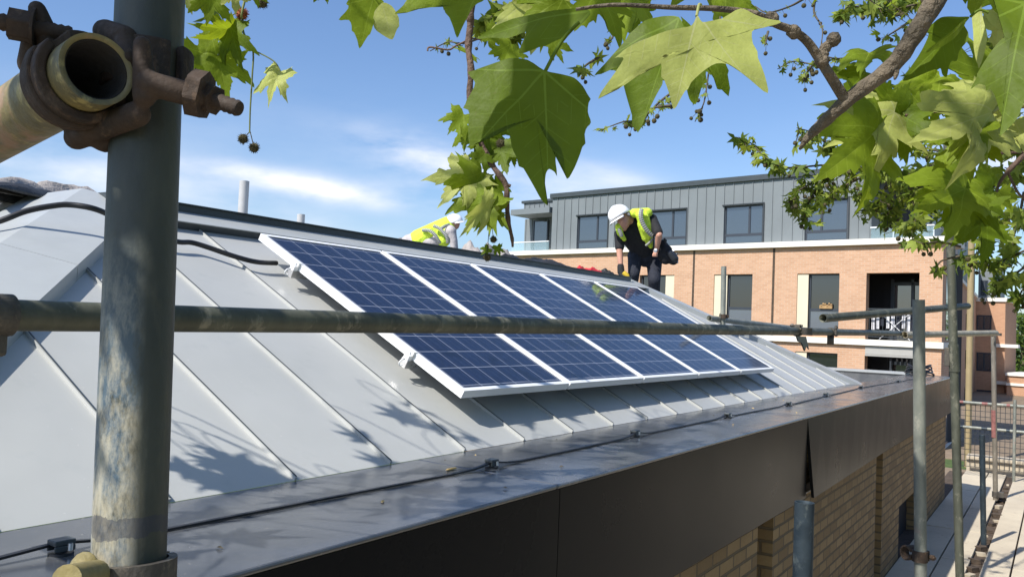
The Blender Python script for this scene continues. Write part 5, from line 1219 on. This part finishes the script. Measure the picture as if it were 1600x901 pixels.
foliage('branch', [([(1600, 330), (1560, 335), (1520, 345), (1480, 340)], 5, 60, 26, 30, 6), ([(1500, 300), (1460, 320), (1430, 345), (1405, 360)], 5.5, 60, 24, 26, 6), ([(1480, 240), (1440, 230), (1400, 225)], 5.5, 40, 22, 26, 5), ([(1600, 300), (1590, 350), (1575, 390), (1560, 420)], 4.5, 34, 26, 26, 4), ([(1360, 270), (1330, 285), (1300, 300), (1280, 320)], 6, 34, 20, 20, 8)], S2, 14)
foliage('branch', [([(300, 0), (330, 8), (350, 4)], 2.4, 5, 34, 20, 1), ([(700, -10), (690, 5)], 2.4, 3, 24, 10, 0)], S2, 12)
# --- boughs above and behind the camera: they shade pole, rail, roof and coping
def shade(name, targets, seed, mats=('leaf', 'leaf_deep'), hi=False):
    """targets: (point, distance towards the sun, leaves, leaf length, spread)"""
    r2 = random.Random(seed); b_ = empty(name, targets[0][0]+SUN*targets[0][1]); b_.location = targets[0][0]+SUN*targets[0][1]-TR; b_.parent = tree
    lm = MB(); tw = MB(); cs = []
    for p, t, n, L, spr in targets:
        c = p+SUN*t; cs.append(c)
        for i in range(n):
            bs = c+V((r2.gauss(0, 1), r2.gauss(0, 1), r2.gauss(0, .7)))*spr
            u_, v_, dd = proj(bs)
            if dd > .02 and -60 < u_ < 1660 and -60 < v_ < 960: continue
            add_leaf(lm, bs, V((r2.gauss(0, 1), r2.gauss(0, 1), r2.gauss(-.4, .6))), V((r2.gauss(-.6, .6), r2.gauss(0, .6), 1)), L*r2.uniform(.7, 1.2), 1, .2, .05, .1, False, r2.choice((0, 1)), i)
            tw.tube([c, bs], .0015, 4, caps=False)
    st = TR+V((.2, .8, 6.8)); cs.sort(key=lambda q: (q-st).length)
    for c in cs: 
        for lift in (.8, 2, 4, 7):
            pp = smooth_pts([st, (c+st)*.5+ZA*lift, c+ZA*.25*lift, c], 8); ok = True
            for q in pp:
                u_, v_, dd = proj(q)
                if dd > .01 and -40 < u_ < 1640 and -40 < v_ < 941: ok = False
            if ok: tw.tube(pp, [.007-.00024*i for i in range(25)], 6); break
    part('leaves', lm, list(mats), b_); part('twigs', tw, 'twig', b_)
def rp(u, v): return hit(u, v, V((0, EY, EZ)), NR)
shade('branch', [(rp(380, 742), 1.7, 10, .085, .05), (rp(335, 705), 1.7, 3, .08, .02), (rp(425, 760), 1.75, 4, .08, .03), (rp(360, 755), 1.65, 5, .09, .03)], 31)
shade('branch', [(rp(640, 655), 2.6, 3, .09, .07), (rp(710, 690), 2.7, 4, .08, .08), (rp(600, 700), 2.5, 2, .09, .05), (rp(830, 640), 3.0, 4, .08, .12), (rp(960, 630), 3.2, 4, .08, .2)], 32)
shade('branch', [(cop(u, v), t, n, L, .15) for u, v, t, n, L in ((330, 830, 1.6, 7, .11), (420, 800, 1.8, 7, .12), (520, 800, 1.9, 7, .1), (560, 760, 2.0, 6, .1), (640, 770, 2.0, 8, .12), (700, 720, 2.2, 7, .1), (780, 740, 2.2, 8, .12), (860, 700, 2.4, 8, .11), (930, 690, 2.6, 8, .11), (1000, 700, 2.6, 8, .11))], 33)
shade('branch', [(cop(u, v), t, n, L, .25) for u, v, t, n, L in ((1050, 660, 3, 8, .11), (1100, 680, 3, 8, .11), (1180, 650, 3.4, 10, .11), (1260, 630, 3.6, 12, .12), (1330, 610, 4, 14, .12), (1390, 600, 4, 10, .12))], 34)
shade('branch', [(rail_at(u), 1.2, 5, .12, .07) for u in (80, 330, 480, 640, 800, 930, 1050, 1150)], 35)
shade('branch', [(pole_at(v), .75, n, L_, .018) for v, n, L_ in ((40, 4, .08), (130, 5, .08), (215, 5, .08), (290, 4, .06), (480, 5, .055))] + [(pole_at(745), .8, 2, .03, .004)], 36)
shade('branch', [(V((x, y, 0)), 5.5, 26, .2, .5) for x, y in ((5.5, -.9), (5.2, .1), (6.5, -.4), (4.8, -1.6), (6, -1.8), (7.5, -1.5), (8.2, -.5))], 38)  # unseen leaves, here and next, added to shade the deck the fascia reflects
shade('branch', [(V((x, y, 0)), 6, 30, .26, .7) for x, y in ((4, -3), (6, -3), (8, -2.6), (10, -3), (5, -2), (7, -2.2), (9, -1.9), (11.5, -2.6), (3, -2.2), (8, -4), (6, -4.2))], 39)
shade('branch', [(V((x, y, 0)), 6, 12, .16, .3) for x, y in ((8.5, -.3), (9.6, .0), (11, -.4), (12.5, -.1), (14, -.9), (16, -.5), (10, -1.6))], 37)
# ================================================================ ADDED HEDGE beside the deck, out of view, put in only for the metal to reflect
hd = empty('added_hedge', (10, -6.2, -.9), 'added unseen dark leaf block beside the deck for the metal to reflect', 'added_hedge')
lm = MB(); r3 = random.Random(77)
for i in range(9000):
    q = V((r3.uniform(1, 24), -6.2+r3.choice((-1, 1))*r3.uniform(.3, .65), r3.uniform(-.9, 3.3))) if i % 5 else V((r3.uniform(1, 24), -6.2+r3.uniform(-.6, .6), r3.uniform(3.0, 3.45)))
    a_ = V((r3.gauss(0, 1), r3.gauss(0, 1), r3.gauss(0, 1))).normalized(); b2 = a_.orthogonal().normalized(); s_ = r3.uniform(.08, .16)
    lm.mesh([q+a_*s_, q+b2*s_*.7, q-a_*s_, q-b2*s_*.7], [(0,1,2,3)], False, None, i % 2)
part('foliage', lm, ['leaf_far', 'leaf_small_dark'], hd); mb = MB(); mb.box((1.2, -6.45, -.9), (23.8, -5.95, 3.1)); part('stems', mb, 'soil', hd)
# ================================================================ FAR TREES
def far_tree(u, v_top, d, wpx, label, seed, zb=-1.5):
    r2 = random.Random(seed); b_ = P(u, 560, d); b_.z = zb; tp_ = P(u, v_top, d).z; t = empty('background_tree', b_, label, 'tree', 'trees beyond the buildings at right')
    m_ = MB(); m_.tube([b_, b_+ZA*(tp_-zb)*.45, b_+ZA*(tp_-zb)*.8], [.35, .25, .08], 10)
    for k in range(6):
        a_ = r2.uniform(0, 6.28); m_.tube([b_+ZA*(tp_-zb)*(.3+.08*k), b_+ZA*(tp_-zb)*(.5+.07*k)+V((math.cos(a_), math.sin(a_), 0))*wpx*d/F*.3], [.14, .03], 6)
    part('trunk', m_, 'bark', t); lm = MB(); Wd = wpx*d/F/2; Hh = (tp_-zb)*.5; cc = b_+ZA*(tp_-zb)*.55
    cl_ = [(V((r2.gauss(0, .5), r2.gauss(0, .5), r2.uniform(-.9, .85)))) for _ in range(26)]
    for q in cl_:
        k = math.sqrt(max(.1, 1-q.z*q.z*.8)); c = cc+V((q.x*Wd*k, q.y*Wd*k, q.z*Hh)); rr = Wd*r2.uniform(.25, .42)
        for i in range(150):
            v_ = V((r2.gauss(0, 1), r2.gauss(0, 1), r2.gauss(0, 1))).normalized()*rr*r2.uniform(.65, 1.05)
            a_ = V((r2.gauss(0, 1), r2.gauss(0, 1), r2.gauss(0, 1))).normalized(); b2 = a_.orthogonal().normalized(); s_ = r2.uniform(.12, .28)
            lm.mesh([c+v_+a_*s_, c+v_+b2*s_*.7, c+v_-a_*s_, c+v_-b2*s_*.7], [(0,1,2,3)], False, None, r2.choice((0, 1)))
    part('crown', lm, ['leaf_far', 'leaf_small_dark'], t)
far_tree(1598, 492, 84, 110, 'dense green tree right of the far brick wing', 5, -3)
far_tree(1650, 505, 78, 130, 'broad green tree at the far right edge beyond the annex', 6, -3)
far_tree(1700, 480, 95, 150, 'tall tree outside the right edge behind the annex', 7, -3)
# ================================================================ PEOPLE
def person1():
    D = 10.9; k = D/F
    def J(x, y, dd=0): return P(900+x/5.005, 300+y/5.005, D+dd)
    root = empty('person', J(540, 900), 'person in white helmet, yellow vest and black clothes bending with a drill beside the ridge', 'person')
    sR, sL = J(345, 330, .02), J(590, 215, -.02); pel = J(540, 500, .25); chest = J(455, 300, .10)
    hipR, hipL = J(465, 500, .22), J(612, 520, .28); knR, kL = J(452, 640, .05), J(612, 690, .05); ftR, ftL = J(430, 830, .35), J(612, 930, .4)
    elR, wrR, hdR = J(340, 450, -.05), J(350, 575, -.10), J(352, 625, -.12); elL, wrL, hdL = J(650, 335, -.22), J(632, 440, -.10), J(622, 468, -.06)
    neck = J(440, 225, .0); head = J(365, 205, -.10)
    fing = []
    for i in range(5):
        a_ = hdR+(J(335+9*i, 650, -.14)-J(352, 650, -.14)); fing.append((hdR, a_, .014, .010)); fing.append((a_, a_+V((0, 0, -.035))+(J(365, 650, -.17)-J(352, 650, -.14))*.6, .010, .008))
        a2 = hdL+(J(600+9*i, 485, -.1)-J(622, 468, -.06)); fing.append((hdL, a2, .014, .009)); fing.append((a2, a2+ZA*-.03, .009, .008))
    blob('body', [(chest, pel, .15, .13), (chest, neck, .09, .06), (neck, head, .058, .07), (sR, elR, .05, .042), (elR, wrR, .046, .032), (wrR, hdR, .032, .036), (sL, elL, .05, .042), (elL, wrL, .046, .032), (wrL, hdL, .032, .036),
                  (hipR, knR, .085, .06), (knR, ftR, .058, .04), (hipL, kL, .085, .06), (kL, ftL, .058, .04)] + fing, .009, 'skin', root,
         [(head+(J(372, 235)-J(365, 205)), .085, (1, 1, 1.15)), (J(398, 262, -.14), .022, (1, 1, 1)), (J(372, 285, -.10), .045, (1, 1, .8)), (J(425, 215, -.05), .025, (1, 1, 1.2))], smooth=3)
    blob('shirt', [(chest+(sR-chest)*.5, pel+(J(470, 400)-J(540, 500))*.35, .13, .13), (chest, pel, .155, .145), (chest+(sL-chest)*.6, pel, .13, .13), (chest, neck, .10, .07), (sR, sR.lerp(elR, .85), .075, .062), (sL, sL.lerp(elL, .85), .078, .066), (sR, chest, .08, .12), (sL, chest, .08, .13)], .011, 'black_cloth', root, smooth=3)
    blob('trousers', [(pel+(chest-pel)*.12, pel, .145, .15), (hipR, knR, .105, .078), (knR, ftR, .078, .065), (hipL, kL, .11, .082), (kL, ftL, .082, .068), (hipL, hipR, .11, .11)], .011, 'navy_cloth', root, smooth=3)
    blob('boot', [(ftR+ZA*.0, ftR+(J(400, 850, -.1)-J(430, 830, .35))*.5, .055, .045)], .011, 'black_cloth', root); blob('boot', [(ftL, ftL+(J(560, 950, .1)-J(612, 930, .4))*.5, .055, .045)], .011, 'black_cloth', root)
    # vest: shell panels bulging just outside the shirt, with reflective strips
    def strip(name, pts, w, mat, parent, lift=0):
        """ribbon through (x,y,depth,halfwidth) crop points"""
        m_ = MB(); L_ = []; R2 = []
        e0 = pts[0][3]; cs = smooth_pts([J(a_, b_, c_) for a_, b_, c_, e_ in pts], 4)
        for i, e_ in enumerate([e0]*len(cs)):
            t = cs[min(i+1, len(cs)-1)]-cs[max(i-1, 0)]; s_ = t.cross(CAM-cs[i]).normalized(); hw = e_*k/5.005
            L_.append([cs[i]+s_*hw*q+(CAM-cs[i]).normalized()*(lift+.035+.02*(1-abs(q))) for q in (-1, -.5, 0, .5, 1)])
        for i in range(len(L_)-1):
            for j in range(4): m_.face([L_[i][j], L_[i][j+1], L_[i+1][j+1], L_[i+1][j]], True)
        o = part(name, m_, mat, parent); s_ = o.modifiers.new('s', 'SOLIDIFY'); s_.thickness = .012; return o
    v1 = blob('vest', [(J(455, 165, -.12), J(560, 160, -.10), .062, .062), (J(500, 180, -.16), J(540, 290, -.14), .058, .060), (J(540, 190, -.14), J(570, 330, -.10), .055, .06), (J(540, 290, -.14), J(572, 400, -.02), .058, .045), (J(575, 340, -.06), J(585, 425, .0), .045, .03),
                       (J(505, 250, -.14), J(540, 360, -.08), .045, .045), (J(560, 160, -.05), J(590, 300, .10), .06, .08), (J(330, 270, -.12), J(345, 320, -.12), .045, .045), (J(345, 320, -.12), J(378, 370, -.08), .04, .028)], .010, 'hivis', root, smooth=3)
    strip('reflective_strip', [(515, 130, -.20, 16), (505, 180, -.245, 17), (520, 240, -.235, 17), (555, 300, -.205, 17), (600, 345, -.15, 16)], 0, 'reflective', v1); strip('reflective_strip', [(545, 420, -.08, 10), (580, 390, -.08, 11), (600, 360, -.08, 10)], 0, 'reflective', v1)
    strip('reflective_strip', [(335, 285, -.19, 14), (352, 330, -.18, 15), (358, 350, -.16, 12)], 0, 'reflective', v1)
    # helmet with brim
    hc = J(338, 180, -.12); upd = (hc-J(400, 290, -.14)).normalized(); fw = (J(318, 255, -.22)-hc); fw = (fw-upd*fw.dot(upd)).normalized(); sdv = upd.cross(fw)
    m_ = MB(); vs = []; n = 28; rr_ = .142
    for i in range(12):
        p_ = math.pi/2*i/11*1.12
        for j in range(n):
            q = 2*math.pi*j/n; vs.append(hc+(fw*math.cos(q)*1.12+sdv*math.sin(q)*.95)*math.sin(p_)*rr_+upd*math.cos(p_)*rr_*.98)
    fs = [(i*n+j, (i+1)*n+j, (i+1)*n+(j+1) % n, i*n+(j+1) % n) for i in range(11) for j in range(n)]
    m_.mesh(vs, fs, True); h_ = part('helmet', m_, 'helmet_white', root); s_ = h_.modifiers.new('s', 'SOLIDIFY'); s_.thickness = .006
    m_ = MB(); vs = []
    for j in range(17):
        q = -1.1+2.2*j/16; e = fw*math.cos(q)*1.12+sdv*math.sin(q)*.95
        vs += [hc+e*rr_*.99-upd*.035, hc+e*rr_*(1.0+.30*math.cos(q*1.35))-upd*.058]
    m_.mesh(vs, [(2*j, 2*j+1, 2*j+3, 2*j+2) for j in range(16)], True); p_ = part('helmet_peak', m_, 'helmet_white', h_); s_ = p_.modifiers.new('s', 'SOLIDIFY'); s_.thickness = .006
    m_ = MB(); m_.tube([hc+fw*rr_*math.sin(a_)*1.12+upd*rr_*math.cos(a_)*.98 for a_ in [-1.2+.2*i for i in range(13)]], .006, 8); part('helmet_ridge', m_, 'helmet_white', h_)
    blob('glove', [(J(349, 580, -.10), J(352, 625, -.12), .044, .048), (J(352, 625, -.12), J(362, 650, -.16), .046, .034)]+[(a_, b_, r0*1.25, r1*1.25) for a_, b_, r0, r1 in fing[0::4]], .007, 'black_cloth', root)
    m_ = MB(); m_.tube([J(625, 452, -.14), J(618, 462, -.16)], .022, 16); part('watch', m_, 'white_frame', root)
    # drill
    dr = empty('cordless_drill', J(385, 650, -.2), 'yellow and black cordless drill held down on the ridge by the standing person', 'power tool')
    m_ = MB(); m_.tube([J(372, 628, -.2), J(400, 655, -.22), J(410, 672, -.22)], [.03, .034, .022], 14); part('housing', m_, 'tool_yellow', dr, bevel=.002); m_ = MB(); m_.tube([J(410, 672, -.22), J(424, 690, -.22)], [.016, .012], 12); part('chuck', m_, 'dark_metal', dr); m_ = MB(); m_.tube([J(380, 640, -.2), J(366, 662, -.2)], .018, 12); m_.box(J(366, 672, -.2)-V((.04, .03, .025)), J(366, 672, -.2)+V((.04, .03, .02))); part('grip', m_, 'black_plastic', dr, bevel=.004)
    # tool pouch
    tpz = empty('tool_pouch', J(710, 470, .0), 'bulky black tool pouch on the hip of the standing person', 'tool pouch')
    blob('pouch', [(J(680, 400, .0), J(720, 500, .0), .05, .10), (J(700, 460, .0), J(760, 530, -.02), .09, .07), (J(660, 470, .0), J(700, 520, .0), .07, .08)], .010, 'black_cloth', tpz)
    blob('pocket', [(J(735, 480, -.10), J(770, 520, -.10), .045, .055)], .009, 'black_plastic', tpz)
    for i, (x, y) in enumerate(((700, 375), (760, 455), (785, 480), (790, 545), (690, 365))):
        m_ = MB(); m_.tube([J(720, 470, -.03), J(x, y, -.05)], [.012, .009], 8); m_.tube([J(x, y, -.05), J(x+6, y+8, -.06)], .014, 8); part('tool_handle', m_, ('dark_metal', 'alu')[i % 2], tpz)
person1()
def person2():
    D = 12.4; k = D/F
    def J(x, y, dd=0): return P(600+x/10, 320+y/10, D+dd)
    root = empty('person', V((J(600, 800).x, J(600, 800).y, TZ)), 'person in white helmet and yellow vest kneeling behind the ridge, face turned down', 'person')
    neck = J(1010, 300, 0); chest = J(880, 400, .02); pel = J(500, 590, .05); head = J(1085, 270, -.02)
    sR = J(1040, 420, -.18); elR = J(1085, 560, -.2); wrR = J(1100, 760, -.2); sL = J(960, 330, .22); elL = J(1090, 560, .25); wrL = J(1120, 760, .2)
    hip = J(470, 640, .0); kn = J(640, 900, -.1); ft = J(330, 960, .0)
    fing = [(wrR-ZA*.05, wrR-ZA*.11+XA*(.015*i-.03), .012, .009) for i in range(5)] + [(wrL-ZA*.05, wrL-ZA*.11+XA*(.015*i-.03), .012, .009) for i in range(5)]
    blob('body', [(chest, pel, .16, .14), (chest, neck, .10, .06), (neck, head, .06, .07), (sR, elR, .05, .042), (elR, wrR, .042, .03), (wrR, wrR-ZA*.06, .03, .034), (sL, elL, .05, .042), (elL, wrL, .042, .03), (wrL, wrL-ZA*.06, .03, .034), (hip, kn, .09, .06), (kn, ft, .06, .045), (hip+YA*.25, kn+YA*.25, .09, .06), (kn+YA*.25, ft+YA*.25, .06, .045)]+fing, .011, 'skin', root,
         [(J(1100, 290, -.02), .085, (1, 1, 1.15)), (J(1150, 330, -.02), .02, (1, 1, 1)), (J(1125, 345, -.02), .045, (1, 1, .8)), (J(1075, 285, -.1), .022, (1, 1, 1))], smooth=3)
    blob('hair', [(J(1020, 250, -.02), J(1080, 290, -.03), .07, .075)], .01, 'hair', root)
    blob('shirt', [(chest, pel, .165, .155), (J(560, 580), J(400, 590), .16, .13), (sR, sR.lerp(elR, 1.0), .085, .062), (elR, wrR, .062, .045), (sL, elL, .08, .062), (elL, wrL, .06, .045), (sR, sL, .09, .09), (J(800, 560, -.1), J(560, 620, -.05), .10, .10)], .012, 'light_cloth', root, smooth=3)
    blob('trousers', [(hip, kn, .13, .09), (kn, ft, .085, .06), (hip+YA*.25, kn+YA*.25, .13, .09), (kn+YA*.25, ft+YA*.25, .085, .06)], .012, 'grey_cloth', root, smooth=3)
    v = blob('vest', [(J(1000, 330, .0), J(560, 560, .0), .145, .175), (J(980, 400, -.1), J(930, 560, -.1), .09, .10), (J(900, 400, -.05), J(860, 560, -.05), .13, .12), (J(700, 470, -.05), J(640, 560, -.05), .15, .10), (J(1040, 330, .1), J(960, 350, .1), .07, .10), (J(940, 560, -.12), J(950, 600, -.12), .06, .05)], .011, 'hivis', root, smooth=3)
    def ribbon(pts):
        cs = smooth_pts([J(a_, b_, c_-.03) for a_, b_, c_ in pts], 4); m_ = MB(); rows_ = []
        for i in range(len(cs)):
            t = cs[min(i+1, len(cs)-1)]-cs[max(i-1, 0)]; s_ = t.cross(CAM-cs[i]).normalized(); rows_.append((cs[i]-s_*.024, cs[i]+s_*.024))
        for i in range(len(cs)-1): m_.face([rows_[i][0], rows_[i][1], rows_[i+1][1], rows_[i+1][0]], True)
        o = part('reflective_strip', m_, 'reflective', v); s_ = o.modifiers.new('s', 'SOLIDIFY'); s_.thickness = .012
    ribbon([(770, 325, -.20), (860, 365, -.235), (930, 430, -.25), (985, 510, -.24), (995, 600, -.20)]); ribbon([(900, 365, -.24), (960, 330, -.2), (1030, 310, -.12)]); ribbon([(590, 395, -.16), (700, 400, -.24), (790, 460, -.26), (840, 540, -.24), (880, 600, -.2)])
    hc = J(1090, 258, -.02); upd = (hc-J(1120, 350, .0)+V((0, 0, .05))).normalized(); fw = (J(1190, 300, -.05)-hc); fw = (fw-upd*fw.dot(upd)).normalized(); sdv = upd.cross(fw); m_ = MB(); vs = []; n = 28; rr_ = .125
    for i in range(12):
        p_ = math.pi/2*i/11*1.1
        for j in range(n): q = 2*math.pi*j/n; vs.append(hc+(fw*math.cos(q)*1.12+sdv*math.sin(q)*.95)*math.sin(p_)*rr_+upd*math.cos(p_)*rr_*.9)
    m_.mesh(vs, [(i*n+j, (i+1)*n+j, (i+1)*n+(j+1) % n, i*n+(j+1) % n) for i in range(11) for j in range(n)], True); h_ = part('helmet', m_, 'helmet_white', root); s_ = h_.modifiers.new('s', 'SOLIDIFY'); s_.thickness = .006
    m_ = MB(); vs = []
    for j in range(17):
        q = -1.1+2.2*j/16; e = fw*math.cos(q)*1.12+sdv*math.sin(q)*.95; vs += [hc+e*rr_*.99-upd*.015, hc+e*rr_*(1.0+.28*math.cos(q*1.35))-upd*.03]
    m_.mesh(vs, [(2*j, 2*j+1, 2*j+3, 2*j+2) for j in range(16)], True); p_ = part('helmet_peak', m_, 'helmet_white', h_); s_ = p_.modifiers.new('s', 'SOLIDIFY'); s_.thickness = .006
person2()
